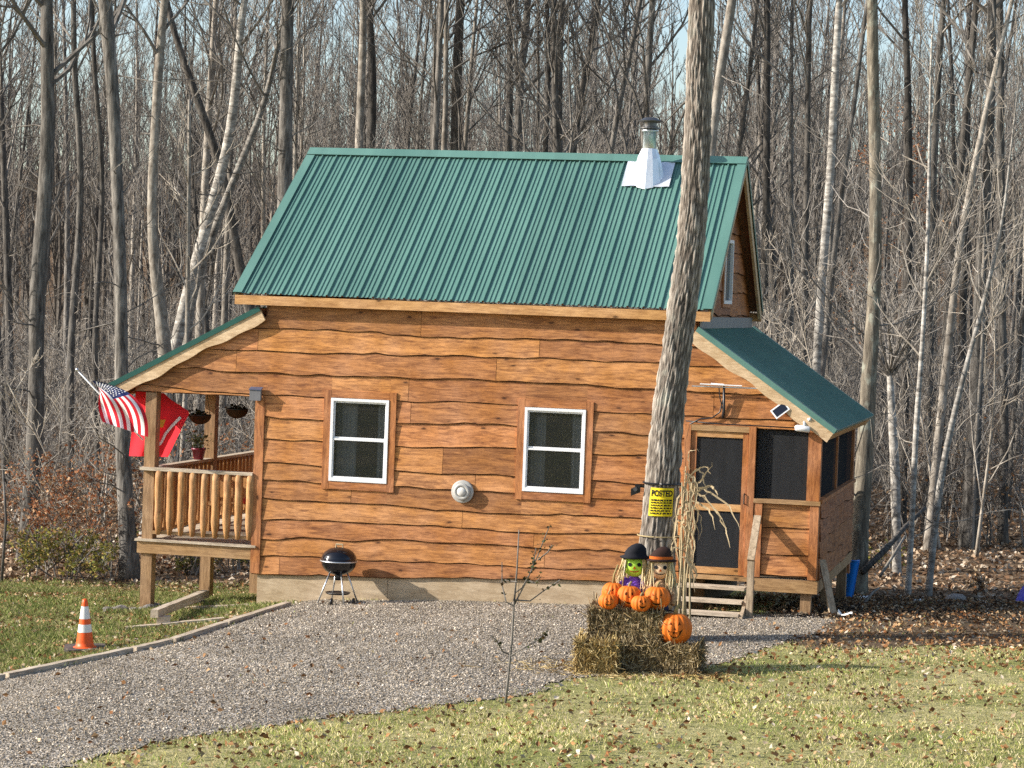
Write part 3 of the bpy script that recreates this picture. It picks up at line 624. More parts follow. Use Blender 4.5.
scr = MB(); scr.add([(7.25, .0, 1.967), (7.96, .0, 1.967), (7.96, .0, 2.95), (7.25, .0, 2.95)], [(0, 1, 2, 3)]); scr.build('screen_panel', SCREEN, cab)
scr = MB(); scr.add([(PX - .03, .09, 1.987), (PX - .03, 4.62, 1.987), (PX - .03, 4.62, 2.95), (PX - .03, .09, 2.95)], [(0, 1, 2, 3)]); scr.build('screen_panel', SCREEN, cab)
m = MB(); m.box(6.34, PX - .05, .04, 4.75, .80, .86); m.build('porch_floor', W_GREY, cab)
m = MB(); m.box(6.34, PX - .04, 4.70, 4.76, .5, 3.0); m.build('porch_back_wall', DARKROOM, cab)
m = MB(); m.box(7.235, PX + .035, -.085, -.02, .68, .855); m.build('skirt_beam', W_BEAM, cab)
m = MB(); m.box(PX - .03, PX + .03, -.018, 4.75, .68, .845); m.build('skirt_beam', W_BEAM, cab)
for x, y in ((8.0, .06), (8.03, 2.4), (8.03, 4.6), (6.45, .3)): post(x, y, gz1(x, y) - .1, .80, .145, W_POST, 'pier_post')
# screen door
dr = bpy.data.objects.new('screen_door', None); COL.objects.link(dr); dr.parent = cab
m = MB(); m.box(6.225, 6.315, -.085, -.003, .86, 2.96); m.box(7.135, 7.232, -.085, -.003, .86, 2.96); m.each('casing', W_TRIMV, dr)
m = MB(); m.box(6.315, 7.135, -.083, -.003, 2.875, 2.955); m.box(6.225, 7.232, -.11, .0, .80, .858); m.each('casing', W_BEAM, dr)
m = MB(); m.box(6.32, 6.40, -.06, -.02, .875, 2.87); m.box(7.05, 7.13, -.06, -.02, .875, 2.87); m.each('stile', W_TRIMV, dr)
m = MB(); m.box(6.40, 7.05, -.059, -.021, 2.79, 2.87); m.box(6.40, 7.05, -.059, -.021, 1.76, 1.86); m.box(6.40, 7.05, -.059, -.021, .875, .97); m.each('rail', W_FASCIA, dr)
m = MB(); m.add([(6.40, -.04, .97), (7.05, -.04, .97), (7.05, -.04, 1.76), (6.40, -.04, 1.76)], [(0, 1, 2, 3)]); m.add([(6.40, -.04, 1.86), (7.05, -.04, 1.86), (7.05, -.04, 2.79), (6.40, -.04, 2.79)], [(0, 1, 2, 3)]); m.each('screen', SCREEN, dr)
m = MB(); m.tube([(7.10, -.06, 1.88), (7.10, -.10, 1.88), (7.10, -.10, 2.02), (7.10, -.06, 2.02)], .010, 6); m.build('handle', BLACK, dr)
# steps
st = bpy.data.objects.new('porch_steps', None); COL.objects.link(st); st.parent = cab
for k, (y0, y1, z) in enumerate(((-.36, -.12, .735), (-.60, -.36, .57), (-.86, -.60, .425))):
    MB().box(6.27, 7.19, y0, y1 + .02, z - .04, z).build('tread', W_GREY, st)
for x in (6.22, 7.20):
    MB().prism([(x, -.10, .72), (x, -.86, .39), (x, -.86, .30), (x, -.10, .30)], (.045, 0, 0)).build('stringer', W_GREYV, st)
m = MB(); m.box(7.255, 7.345, -.62, -.53, .33, 1.14); m.build('newel_post', W_GREYV, st)
m = MB(); m.bar((7.30, -.62, 1.15), (7.30, -.09, 1.72), .10, .045, (0, 0, 1)); m.build('handrail', W_GREYV, st)
# cable above the door
m = MB(); pts = [on_y(x, y, -.075) for x, y in ((686, 570), (685, 500), (686, 440), (690, 424), (700, 419), (712, 418), (720, 412), (723, 400))]; m.tube(pts, .011, 6)
pts = [on_y(x, y, -.07) for x, y in ((686, 421), (720, 424), (760, 426), (797, 428))]; m.tube(pts, .009, 6); m.each('cable', BLACK, cab, True)
# ================================================================== THINGS ROUND THE CABIN
# ---- bales
def bale(label, loc, size, rz, mat, n, seed, group='straw bales under the pumpkins', shag=.07):
    R = np.random.default_rng(seed); lx, ly, lz = size
    t = thing('straw_bale', loc, label, 'straw bale', group, rz)
    m = MB(); a = 14; hx, hy = lx / 2 - .03, ly / 2 - .03
    us = np.linspace(0, 4, 57); 
    def per(u):
        k = int(u) % 4; f = u - int(u); c = [(-hx, -hy), (hx, -hy), (hx, hy), (-hx, hy)]; p, q = c[k], c[(k + 1) % 4]; return np.array((p[0] + (q[0] - p[0]) * f, p[1] + (q[1] - p[1]) * f))
    rows = []
    for z in np.linspace(0, lz - .02, 9): rows.append([(*(per(u % 4) * (1 + .03 * (vnoise(u * 6 + seed, z * 14) - .5) - (.04 if z < .01 or z > lz - .03 else 0))), z) for u in us])
    m.grid(np.array(rows)); top = [(-hx, -hy), (hx, -hy), (hx, hy), (-hx, hy)]; m.add([(x * .97, y * .97, lz - .02) for x, y in top], [(0, 1, 2, 3)])
    m.build('packed_core', mat_core, t, True)
    f = R.random(n); side = R.integers(0, 5, n); P = np.zeros((n, 3)); D = R.normal(size=(n, 3)); 
    for k in range(n):
        u, v = R.uniform(-1, 1), R.random()
        if side[k] == 0 or side[k] == 4: P[k] = (u * hx, -hy - .005, v * lz); D[k] = (D[k][0] * .55, -abs(D[k][1]) * .22, D[k][2] * .9)
        elif side[k] == 1: P[k] = (-hx - .005, u * hy, v * lz); D[k] = (-abs(D[k][0]) * .25, D[k][1] * .6, D[k][2] * .9)
        elif side[k] == 2: P[k] = (hx + .005, u * hy, v * lz); D[k] = (abs(D[k][0]) * .25, D[k][1] * .6, D[k][2] * .9)
        else: P[k] = (u * hx, R.uniform(-1, 1) * hy, lz - .015); D[k] = (D[k][0], D[k][1], abs(D[k][2]) * .3)
    D /= np.linalg.norm(D, axis=1)[:, None]; Ln = (R.uniform(.05, .05 + shag * 2.6, n) * np.where(R.random(n) < .12, 1.7, 1))[:, None]
    A, B = P - D * Ln * .5, P + D * Ln * .5; A[:, 2] = np.clip(A[:, 2], .0, None); B[:, 2] = np.clip(B[:, 2] - .02 * (Ln[:, 0] > .12), .0, None)
    m = MB(); m.sticks(A, B, R.uniform(.0032, .0075, n)); m.build('loose_straw', mat, t)
    for s in (-.28, .28):
        w = MB(); e = .012; w.tube([(s * lx, -hy - e, 0.02), (s * lx, -hy - e, lz), (s * lx, hy + e, lz), (s * lx, hy + e, .02)], .005, 5); w.build('twine', ROPE, t)
    return t
k = NT('straw_core'); cn = k.noise(k.coord((1, 1, .5)), 42, 5, .75); mat_core = k.bsdf(k.ramp(cn, [(.35, (.05, .032, .012, 1)), (.5, (.22, .14, .05, 1)), (.64, (.46, .34, .15, 1))]), .95, k.bump(cn, 1, .02), .05)
BY = -6.05
zg = gz1(6.9, -6.1)
bx = lambda px, y: float(on_y(px, 640, y)[0])
LB = (bx(655, BY), BY, zg)
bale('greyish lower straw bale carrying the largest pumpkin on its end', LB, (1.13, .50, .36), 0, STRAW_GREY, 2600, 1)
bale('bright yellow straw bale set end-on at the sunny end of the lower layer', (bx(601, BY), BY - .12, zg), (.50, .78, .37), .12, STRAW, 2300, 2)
UB = (bx(627, BY), BY + .05, zg + .362)
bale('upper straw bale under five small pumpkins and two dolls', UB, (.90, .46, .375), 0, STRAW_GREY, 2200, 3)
zt_up = zg + .362 + .365
# straw shaken loose on the ground
R_ = np.random.default_rng(21); n = 1500
P = np.stack([R_.normal(bx(640, BY), .62, n), R_.normal(BY - .12, .32, n), np.zeros(n)], 1); P[:, 2] = gz(P[:, 0], P[:, 1]) + .02
A_ = R_.random(n) * 6.28; D = np.stack([np.cos(A_), np.sin(A_), R_.normal(size=n) * .25], 1) * R_.uniform(.03, .11, n)[:, None]
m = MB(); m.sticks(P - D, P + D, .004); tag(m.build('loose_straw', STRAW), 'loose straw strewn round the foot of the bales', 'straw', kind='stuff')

# ---- pumpkins
EYES = {'tri': [(-.42, .30), (-.16, .30), (-.29, .55)], 'round': [(-.29 + .11 * math.cos(a), .36 + .15 * math.sin(a)) for a in np.linspace(0, 5.6, 9)], 'slant': [(-.48, .52), (-.14, .26), (-.40, .26)]}
def smile(w, z, th, up): 
    xs = np.linspace(-w, w, 11); return [(x, z + up * (x / w) ** 2) for x in xs] + [(x, z - th * (1 - (x / w) ** 2) + up * (x / w) ** 2 - .02) for x in xs[::-1]]
def pumpkin(px, y, z0, r, label, eye='tri', mouth=(.5, -.28, .22, .2), sq=.86, turn=0.0, tilt=0.0, group='carved pumpkins on the straw bales', teeth=False, stem=.3):
    x = float(on_y(px, 600, y)[0])
    t = thing('carved_pumpkin', (x, y, z0), label, 'pumpkin', group, turn + tilt)
    a = np.linspace(-PI / 2, PI / 2, 19); pr = np.stack([r * np.cos(a) ** .82, r * sq * (1 + np.sin(a)) - .10 * r * np.exp(-((a - PI / 2) / .35) ** 2)], 1); pr[0, 0] = pr[-1, 0] = .001
    rib = lambda th: 1 - .085 * np.abs(np.cos(th * 7 + .6)) ** 3
    m = MB(); m.lathe(pr, (0, 0, 0), 84, mod=rib); m.build('shell', PUMPKIN, t, True)
    m = MB(); h = r * stem; m.tube([(0, 0, r * sq * 2 - .12 * r), (.02 * r, 0, r * sq * 2 + h * .4), (.10 * r + h * .2, -.02 * r, r * sq * 2 + h)], [r * .15, r * .09, r * .075], 8); m.build('stem', STEM, t, True)
    dirc = math.atan2(CAM[1] - y, CAM[0] - x) - turn - tilt + turn
    def surf(u, v, f): # u, v in face units
        th = u * .95; ph = v * 1.05; rad = r * math.cos(ph) ** .82 * float(rib(np.array(dirc + th))) * f
        return (rad * math.cos(dirc + th), rad * math.sin(dirc + th), r * sq * (1 + math.sin(ph)) )
    def patch(mb, poly, f, cen=None):
        P = np.array(poly); c = P.mean(0) if cen is None else np.array(cen); n = len(P)
        V = [surf(*c, f)] + [surf(*p, f) for p in P] + [surf(*(c + (p - c) * .5), f) for p in P]
        T = []; Q = []
        for i in range(n): j = (i + 1) % n; T.append((0, 1 + n + i, 1 + n + j)); Q.append((1 + n + i, 1 + i, 1 + j, 1 + n + j))
        mb.add(V, Q, T)
    for s in (-1, 1):
        m = MB(); patch(m, [(s * a, b) for a, b in EYES[eye]], 1.012); m.build('eye', PUMP_DARK, t)
    m = MB(); patch(m, [(-.08, .02), (.08, .02), (0, .20)], 1.012); m.build('nose', PUMP_DARK, t)
    w, z, th, up = mouth; P = smile(w, z, th, up); 
    m = MB(); n2 = 11
    V = [surf(*p, 1.012) for p in P[:n2]] + [surf(*p, 1.012) for p in P[n2:][::-1]]; m.add(V, [(i, i + 1, n2 + i + 1, n2 + i) for i in range(n2 - 1)]); m.build('mouth', PUMP_DARK, t)
    V = [surf(p[0], p[1], 1.016) for p in P[n2:][::-1]] + [surf(p[0], p[1] - .05, 1.016) for p in P[n2:][::-1]]; m = MB(); m.add(V, [(i, i + 1, n2 + i + 1, n2 + i) for i in range(n2 - 1)]); m.build('carved_rind', PUMP_FLESH, t)
    if teeth:
        m = MB(); 
        for u in (-.22, .2): m.add([surf(u - .07, z + up * .1, 1.02), surf(u + .07, z + up * .1, 1.02), surf(u + .06, z - th * .45, 1.02), surf(u - .06, z - th * .45, 1.02)], [(0, 1, 2, 3)])
        m.build('tooth', PUMPKIN, t)
    return t
zl = zg + .345
pumpkin(676, BY - .02, zl, 0.202, 'largest carved pumpkin, toothy grin, sitting alone on the lower bale', 'tri', (.52, -.10, .40, .16), .92, teeth=True, stem=.45)
pumpkin(613, -5.98, zt_up + .03, 0.136, 'tall carved pumpkin with a long curled pale stem, behind the smallest one', 'slant', (.4, -.25, .18, .15), .95, -.4, stem=1.5)
pumpkin(629, -6.06, zt_up, 0.147, 'middle carved pumpkin with round eyes and a wide smile, below the witch doll', 'round', (.55, -.35, .16, .25), .92)
pumpkin(608.5, -6.18, zt_up - .01, 0.118, 'squat carved pumpkin at the sunny end of the upper bale', 'tri', (.5, -.25, .14, .2), .78)
pumpkin(641, -6.2, zt_up - .01, 0.118, 'small carved pumpkin with a lopsided grin, in front of the witch doll', 'round', (.5, -.25, .22, .24), .8, .2)
pumpkin(657, -6.04, zt_up, 0.155, 'round carved pumpkin with slanted eyes below the straw-haired scarecrow doll', 'slant', (.5, -.34, .16, .2), .9)

# ---- dolls
GREENSKIN = plain('green_cloth_face', (.42, .68, .08, 1), .8, .1); TAN = plain('tan_cloth_face', (.80, .56, .36, 1), .8, .1)
PURPLE = plain('purple_satin', (.17, .055, .40, 1), .45, .4, var=.35, scale=22); HATB = plain('black_felt', (.012, .012, .016, 1), .85, .2); HATBR = plain('dark_brown_felt', (.035, .018, .014, 1), .85, .15)
ORANGE_CLOTH = plain('orange_cloth', (.55, .12, .02, 1), .8, .1); CHECK = plain('checked_tan_cloth', (.42, .27, .15, 1), .85, .1, var=.6, scale=36); HAIR = scattered('raffia', [(0, (.66, .55, .33, 1)), (.5, (.5, .38, .2, 1)), (.8, (.74, .66, .46, 1))])
NAVY = plain('dark_blue_cloth', (.03, .035, .075, 1), .85, .1)
def doll(px, y, z0, h, label, face, dress, hat, seed, band=None, legs=NAVY):
    x = float(on_y(px, 580, y)[0]); t = thing('scarecrow_doll', (x, y, z0), label, 'doll', 'stuffed dolls behind the pumpkins'); s = h / .66; R = np.random.default_rng(seed)
    fd = math.atan2(CAM[1] - y, CAM[0] - x)
    m = MB(); m.lathe([(.001, 0), (.13, .01), (.135, .05), (.115, .16), (.09, .25), (.05, .31), (.03, .33)], n=20, mod=lambda a: 1 + .06 * np.sin(a * 5)); V = m.v[0]; V *= s; m.build('dress', dress, t, True)
    for sg in (-1, 1):
        m = MB(); c = np.array((math.cos(fd + sg * 1.45), math.sin(fd + sg * 1.45), 0)); f = np.array((math.cos(fd), math.sin(fd), 0))
        m.tube(np.array([c * .06 + (0, 0, .28), c * .13 + (0, 0, .22) + f * .02, c * .155 + f * .06 + (0, 0, .13), c * .14 + f * .11 + (0, 0, .07)]) * s, np.array([.045, .042, .036, .026]) * s, 8); m.build('sleeve', dress, t, True)
        m = MB(); m.tube(np.array([c * .05 + f * .08 + (0, 0, .05), c * .06 + f * .16 + (0, 0, .05), c * .07 + f * .20 + (0, 0, .02)]) * s, np.array([.04, .04, .035]) * s, 8); m.build('trouser_leg', legs, t, True)
    a = np.linspace(-PI / 2, PI / 2, 13); m = MB(); m.lathe(np.stack([.115 * np.cos(a) * s + 1e-4, (.435 + .122 * np.sin(a)) * s], 1), n=20); hd = m.build('head', face, t, True)
    def sp(u, v, f=1.03): th = fd + u; return np.array((.115 * f * math.cos(v) * math.cos(th), .115 * f * math.cos(v) * math.sin(th), .435 + .122 * f * math.sin(v))) * s
    for sg in (-1, 1):
        m = MB(); c = sp(sg * .42, .12); q = [sp(sg * .42 + .19 * math.cos(k), .12 + .17 * math.sin(k)) for k in np.linspace(0, 2 * PI, 11)[:-1]]; m.add([c] + q, T=[(0, 1 + i, 1 + (i + 1) % 10) for i in range(10)]); m.build('eye', HATB, hd)
    m = MB(); m.add([sp(-.13, -.22), sp(.13, -.22), sp(0, .02, 1.12)], T=[(0, 1, 2)]); m.build('nose', ORANGE_CLOTH, hd)
    m = MB(); xs = np.linspace(-.45, .45, 9); m.add([sp(u, -.45 + .5 * u * u) for u in xs] + [sp(u, -.53 + .5 * u * u) for u in xs], [(i, i + 1, 10 + i, 9 + i) for i in range(8)]); m.build('mouth', HATB if face is TAN else plain('red_felt', (.4, .02, .02, 1), .8), hd)
    m = MB(); n = 90; side = R.choice([-1, 1], n); th = fd + side * R.uniform(.75, 2.6, n); r0 = .118; A = np.stack([r0 * np.cos(th), r0 * np.sin(th), R.uniform(.46, .53, n)], 1); 
    th2 = th + R.normal(size=n) * .2; r2 = R.uniform(.13, .18, n); B = np.stack([r2 * np.cos(th2), r2 * np.sin(th2), R.uniform(.20, .34, n)], 1); m.sticks(A * s, B * s, .008 * s)
    A2 = B; B2 = A2 + np.stack([R.normal(size=n) * .02, R.normal(size=n) * .02, -R.uniform(.03, .14, n)], 1); m.sticks(A2 * s, B2 * s, .006 * s); m.build('hair', HAIR, t)
    m = MB(); m.lathe([(.001, .515), (.155, .508), (.166, .518), (.116, .534), (.110, .57), (.092, .61), (.062, .638), (.03, .655), (.0005, .66)], n=22, mod=lambda a: 1 + .07 * np.sin(a * 3 + seed)); V = m.v[0]; V *= s; V[:, 0] += np.clip(V[:, 2] - .57 * s, 0, 1) * .35; ht = m.build('hat', hat, t, True)
    if band: m = MB(); m.lathe([(.124 * s, .530 * s), (.121 * s, .560 * s)], n=22, mod=lambda a: 1 + .07 * np.sin(a * 3 + seed)); m.build('hat_band', band, ht, True)
    return t
doll(634, -5.86, zt_up - .015, .76, 'witch doll with a green face, black hat and shiny purple dress', GREENSKIN, PURPLE, HATB, 1)
doll(660, -5.86, zt_up - .015, .74, 'scarecrow doll with a tan face, orange-banded dark hat and long straw hair', TAN, CHECK, HATBR, 2, ORANGE_CLOTH)

# ---- big tree with the sign
def hero_trunk(path, depth, n=14, smooth_n=26, H=18.0, rough=.0, seed=0, flare=1.35, lean=.25):
    """path: (px, py, width px) from base to top of picture; the trunk goes on above the picture to height H, and down to the ground"""
    P = [at_depth(a, b, depth) for a, b, w in path]; Rr = [w * depth / F / 2 for a, b, w in path]
    P = np.array(P); Rr = np.array(Rr)
    d0 = nrm(P[1] - P[0]); g = gz1(P[0][0], P[0][1])
    if P[0][2] > g - .1: q = P[0] - d0 * ((P[0][2] - g + .15) / max(.3, d0[2])); P = np.vstack([q, P]); Rr = np.concatenate([[Rr[0] * 1.05], Rr])
    d1 = nrm(P[-1] - P[-2]); top = P[-1][2]; k = 0
    while P[-1][2] < H + g and k < 14:
        d1 = nrm(d1 * (1 - lean) + np.array((0, 0, 1.)) * lean + rng.normal(size=3) * .05); P = np.vstack([P, P[-1] + d1 * (H + g - top) / 6]); Rr = np.append(Rr, Rr[-1] * .74); k += 1
    s = np.concatenate([[0], np.cumsum(np.linalg.norm(np.diff(P, axis=0), axis=1))]); t = np.linspace(0, s[-1], smooth_n)
    def sm(v):
        y = np.interp(t, s, v); 
        for _ in range(2): y[1:-1] = (y[:-2] + 2 * y[1:-1] + y[2:]) / 4
        return y
    C = np.stack([sm(P[:, i]) for i in range(3)], 1); Rn = sm(Rr)
    C[:, 0] += .12 * (vnoise(t * .35 + seed * 7, 0 * t) - .5) * np.minimum(Rn * 6, 1); C[:, 1] += .5 * (vnoise(t * .25 + seed * 3, 0 * t + 9) - .5)
    Rn[0] *= flare; Rn[1] *= 1 + (flare - 1) * .35
    return C, Rn
BT = 31.3
path = [(656, 600, 46), (660, 560, 42), (664, 520, 39), (670, 450, 36), (677, 370, 33), (683, 290, 31), (689, 200, 30), (692, 150, 29.5), (696, 80, 29), (700, 0, 28)]
C, Rn = hero_trunk(path, BT, smooth_n=420, H=19, flare=1.0, seed=3)
Rn = .93 * Rn * (1 + .55 * np.exp(-(C[:, 2] - C[0, 2]) / .28))
nn_ = 110; aa = np.arange(nn_) / nn_; tt = np.linspace(0, 1, len(C))[:, None] * 19
ridge = np.abs(fbm(aa[None] * 50 + .9 * vnoise(tt * 1.6, aa[None] * 8), tt * 5.6 + 1.5 * vnoise(tt * .8, aa[None] * 12), 3) - .44) * 2
wrap = np.minimum(1, np.minimum(aa, 1 - aa) * 14)[None]
C[:, 1] = np.interp(np.arange(len(C)), [0, len(C) - 1], [C[0, 1], C[-1, 1]])
disp = (-.020 + .055 * np.clip(ridge, 0, .6)) * wrap * np.minimum(1, Rn / .12)[:, None]
big = thing('tree', (C[0][0], C[0][1], gz1(C[0][0], C[0][1])), 'thick ridge-barked tree standing in front of the cabin with a yellow sign nailed to it', 'tree')
O = np.array(big.location)
lobes = .5 + .5 * np.cos(aa[None] * 2 * PI * 5 + 1.0); disp = disp + .10 * lobes * np.exp(-(C[:, 2:] - C[0, 2]) / .22)
m = MB(); m.tube(C - O, Rn, nn_, disp=disp); tk = m.build('trunk', BARK_BIG, big, True)
at_ = tk.data.attributes.new('ridge', 'FLOAT', 'POINT'); rv = np.clip(ridge, 0, .6) / .6 * wrap + (1 - wrap) * .4; rv = np.concatenate([rv.ravel(), [0.5, 0.5]]); at_.data.foreach_set('value', rv.astype(np.float32))
BIGC, BIGR = C, Rn
def big_at(z): return np.array([np.interp(z, C_[:, 2], C_[:, i]) for i in range(3)]) if False else np.array([np.interp(z, BIGC[:, 2], BIGC[:, i]) for i in range(3)]), float(np.interp(z, BIGC[:, 2], BIGR))

# ---- sign on the trunk
def on_trunk(z, ang, off): c, r = big_at(z); return c + np.array((math.cos(ang), math.sin(ang), 0)) * (r + off)
zs0, zs1 = at_depth(662, 516, BT - .25)[2], at_depth(662, 488, BT - .25)[2]
fa = math.atan2(CAM[1] - BIGC[60, 1], CAM[0] - BIGC[60, 0])
a0, a1 = fa - .62, fa + .66
def facing(u): return a0 + (a1 - a0) * u
sg = thing('posted_sign', on_trunk(zs0, facing(.5), .0), 'yellow paper notice wrapped on the thick tree trunk, black heading above lines of small print', 'sign'); so = np.array(sg.location)
G = np.array([[on_trunk(zs0 + (zs1 - zs0) * v, facing(u), .022 + .004 * math.sin(u * 9 + v * 4)) - so for u in np.linspace(0, 1, 16)] for v in np.linspace(0, 1, 8)])
m = MB(); m.grid(G); G2 = G - (np.array([math.cos(facing(.5)), math.sin(facing(.5)), 0]) * .004); m.grid(G2[:, ::-1]); m.build('sheet', plain('yellow_paper', (.82, .62, .012, 1), .6, .3, var=.08), sg, True)
def bent(x, y, off=.029): # x,y in 0..1 on the sheet
    return on_trunk(zs0 + (zs1 - zs0) * y, facing(x), off + .004 * math.sin(x * 9 + y * 4)) - so
def lettering(text, xa, xb, ya, yb, place, name, mat, par, bold=.03):
    cu = bpy.data.curves.new('lettering', 'FONT'); cu.body = text; cu.offset = bold; cu.resolution_u = 3; ob = bpy.data.objects.new('lettering', cu); COL.objects.link(ob)
    bpy.context.view_layer.update(); me = bpy.data.meshes.new_from_object(ob.evaluated_get(bpy.context.evaluated_depsgraph_get())); bpy.data.objects.remove(ob)
    V = np.empty(len(me.vertices) * 3); me.vertices.foreach_get('co', V); V = V.reshape(-1, 3); lo, hi = V.min(0), V.max(0); U = (V - lo) / np.maximum(hi - lo, 1e-6)
    me.vertices.foreach_set('co', np.array([place(xa + (xb - xa) * u[0], ya + (yb - ya) * u[1]) for u in U]).ravel()); me.update(); me.name = name; me.materials.append(mat)
    o = bpy.data.objects.new(name, me); COL.objects.link(o); o.parent = par; return o
lettering('POSTED', .07, .95, .70, .93, bent, 'heading', plain('black_ink', (.01, .01, .01, 1), .6, .2), sg)
m = MB(); R_ = random.Random(8)
for r_ in range(6):
    y = .60 - r_ * .095; x = .08
    while x < .90:
        w = R_.uniform(.05, .14); w = min(w, .93 - x)
        us = np.linspace(x, x + w, 4); m.add([bent(u, y) for u in us] + [bent(u, y - (.05 if r_ else .06)) for u in us], [(i, i + 1, 5 + i, 4 + i) for i in range(3)]); x += w + .035
m.build('small_print', MATS['black_ink'], sg)
# ---- trail camera strapped to the trunk
zc = at_depth(642, 489, BT)[2]; pc = on_trunk(zc, fa - 1.62, .0)
tcam = thing('trail_camera', pc, 'small black trail camera jutting out beside the yellow notice', 'camera'); 
ex = nrm((-math.sin(fa), math.cos(fa), 0)) * -1; ex = ex if ex[0] < 0 else -ex; fw = np.array((math.cos(fa), math.sin(fa), 0))
m = MB(); m.bar(np.zeros(3) - ex * .03 + (0, 0, .03), ex * .12 + np.array((0, 0, .045)), .03, .03); m.build('bracket', BLACK, tcam)
m = MB(); m.obox(ex * .05 - fw * .05 + np.array((0, 0, -.04)), ex * .12 + np.array((0, 0, -.05)), fw * .11, (0, 0, .09)); m.build('housing', BLACK, tcam)
m = MB(); m.tube([ex * .11 + fw * .06, ex * .115 + fw * .085], .028, 12); m.build('lens', plain('lens_glass', (.05, .05, .06, 1), .08, .8), tcam)
m = MB(); th = np.linspace(0, 2 * PI, 40); m.tube([on_trunk(zc + .09, k, .022) - pc for k in th], .012, 5, caps=False); m.build('strap', BLACK, tcam)
# ---- corn stalks tied to the trunk
cs = thing('corn_stalk_bundle', at_depth(690, 622, BT - .1) * np.array((1, 1, 0)) + np.array((0, 0, gz1(*at_depth(690, 622, BT - .1)[:2]))), 'bundle of dry corn stalks with drooping leaves tied to the thick tree', 'corn stalks'); co = np.array(cs.location)
def ribbon(mb, P, w, ref):
    P = np.array(P); T = np.gradient(P, axis=0); S_ = np.cross(T, ref); S_ /= np.linalg.norm(S_, axis=1)[:, None] + 1e-9; n = len(P)
    ww = (w * np.sin(np.linspace(.5, PI * .97, n)))[:, None]; mb.grid(np.stack([P - S_ * ww, P + np.cross(S_, T / (np.linalg.norm(T, axis=1)[:, None] + 1e-9)) * ww * .35, P + S_ * ww], 1))
tops = [(688, 470), (693, 478), (686, 466), (690, 490), (686, 500), (682, 482), (693, 506)]; feet = [(681, 628), (687, 630), (685, 626), (680, 634), (690, 630), (676, 632), (683, 624)]
for i, ((ax, ay), (bx_, by_)) in enumerate(zip(tops, feet)):
    dpt = BT - .15 - .05 * i; T0, B0 = at_depth(ax, ay, dpt) - co, at_depth(bx_, by_, dpt) - co; B0[2] = max(B0[2], 0); mid = (T0 + B0) / 2 + rng.normal(size=3) * .05
    m = MB(); m.tube([B0, B0 * .5 + mid * .5, mid, mid * .5 + T0 * .5, T0], [.014, .013, .012, .010, .006], 7); m.build('stalk', plain('corn_stalk', (.40, .32, .19, 1), .85, .15, var=.3), cs, True)
drop = [[(688, 492), (697, 484), (706, 478), (712, 462)], [(690, 490), (703, 494), (716, 505), (727, 532)], [(692, 486), (710, 488), (732, 504), (740, 530)], [(686, 480), (697, 466), (708, 462), (711, 474)], [(690, 500), (704, 503), (713, 512), (715, 530)],
        [(684, 520), (676, 506), (674, 520), (671, 548)], [(690, 470), (685, 455), (690, 444), (699, 452)], [(694, 494), (709, 482), (719, 486), (716, 498)], [(696, 492), (712, 502), (726, 520), (730, 548)]]
RL = np.random.default_rng(31)
for k in range(30):
    f = RL.random(); x0_, y0_ = 690 - 9 * f + RL.normal() * 3.5, 474 + 85 * f ** 1.4 + RL.normal() * 6; sx_ = RL.choice([-1, 1], p=[.35, .65]); ln = RL.uniform(10, 34)
    drop.append([(x0_, y0_), (x0_ + sx_ * ln * .35, y0_ - ln * RL.uniform(-.2, .5)), (x0_ + sx_ * ln * RL.uniform(.3, .55), y0_ + ln * RL.uniform(.2, .9)), (x0_ + sx_ * ln * RL.uniform(.1, .5), y0_ + ln * RL.uniform(.8, 1.7))])
for i, q in enumerate(drop):
    q = np.array(q, float); t4 = np.linspace(0, 1, 12)[:, None]; c = (1 - t4) ** 3 * q[0] + 3 * (1 - t4) ** 2 * t4 * q[1] + 3 * (1 - t4) * t4 ** 2 * q[2] + t4 ** 3 * q[3]; c[1:-1] += RL.normal(size=(10, 2)) * .8
    P = [at_depth(a, min(b, 634), BT - .30 - .05 * (i % 4) - .25 * s_ * (i < 9)) - co for (a, b), s_ in zip(c, t4[:, 0])]; m = MB(); ribbon(m, P, RL.uniform(.008, .019), nrm((RL.normal() * .6, .9, RL.normal() * .6))); m.build('leaf', HUSK, cs)
m = MB(); zt_ = at_depth(690, 536, BT)[2]; m.tube([on_trunk(zt_, k, .026) - co for k in np.linspace(0, 2 * PI, 36)], .008, 5, caps=False); m.build('twine', ROPE, cs)

# ---- kettle grill
gx, gy = float(on_y(338, 590, -.42)[0]), -.42; g0 = gz1(gx, gy) + .012
kg = thing('kettle_grill', (gx, gy, g0), 'round black kettle charcoal grill on thin metal legs against the cabin wall', 'grill')
m = MB(); a = np.linspace(-PI / 2, 0, 10); m.lathe([(.255 * math.cos(k) + .001, .60 + .20 * math.sin(k)) for k in a] + [(.262, .605), (.25, .605)], n=32); bw = m.build('bowl', ENAMEL, kg, True)
m = MB(); a = np.linspace(0, PI / 2, 10); m.lathe([(.25, .612), (.266, .612), (.264, .63)] + [(.255 * math.cos(k) + .001, .63 + .175 * math.sin(k)) for k in a], n=32); ld_ = m.build('lid', ENAMEL, kg, True)
m = MB(); m.tube([(-.05, 0, .80), (-.05, 0, .845), (.05, 0, .845), (.05, 0, .80)], .012, 8); m.build('handle', plain('grill_handle', (.42, .33, .2, 1), .6), ld_)
m = MB(); m.lathe([(.262, .598), (.272, .598), (.272, .616), (.262, .616)], n=32); m.build('rim', STEEL, kg, True)
for k in range(4):
    a_ = k * PI / 2 + .6; m = MB(); m.tube([(.13 * math.cos(a_), .13 * math.sin(a_), .44), (.30 * math.cos(a_), .30 * math.sin(a_), .0)], .012, 7); m.build('leg', STEEL, kg, True)
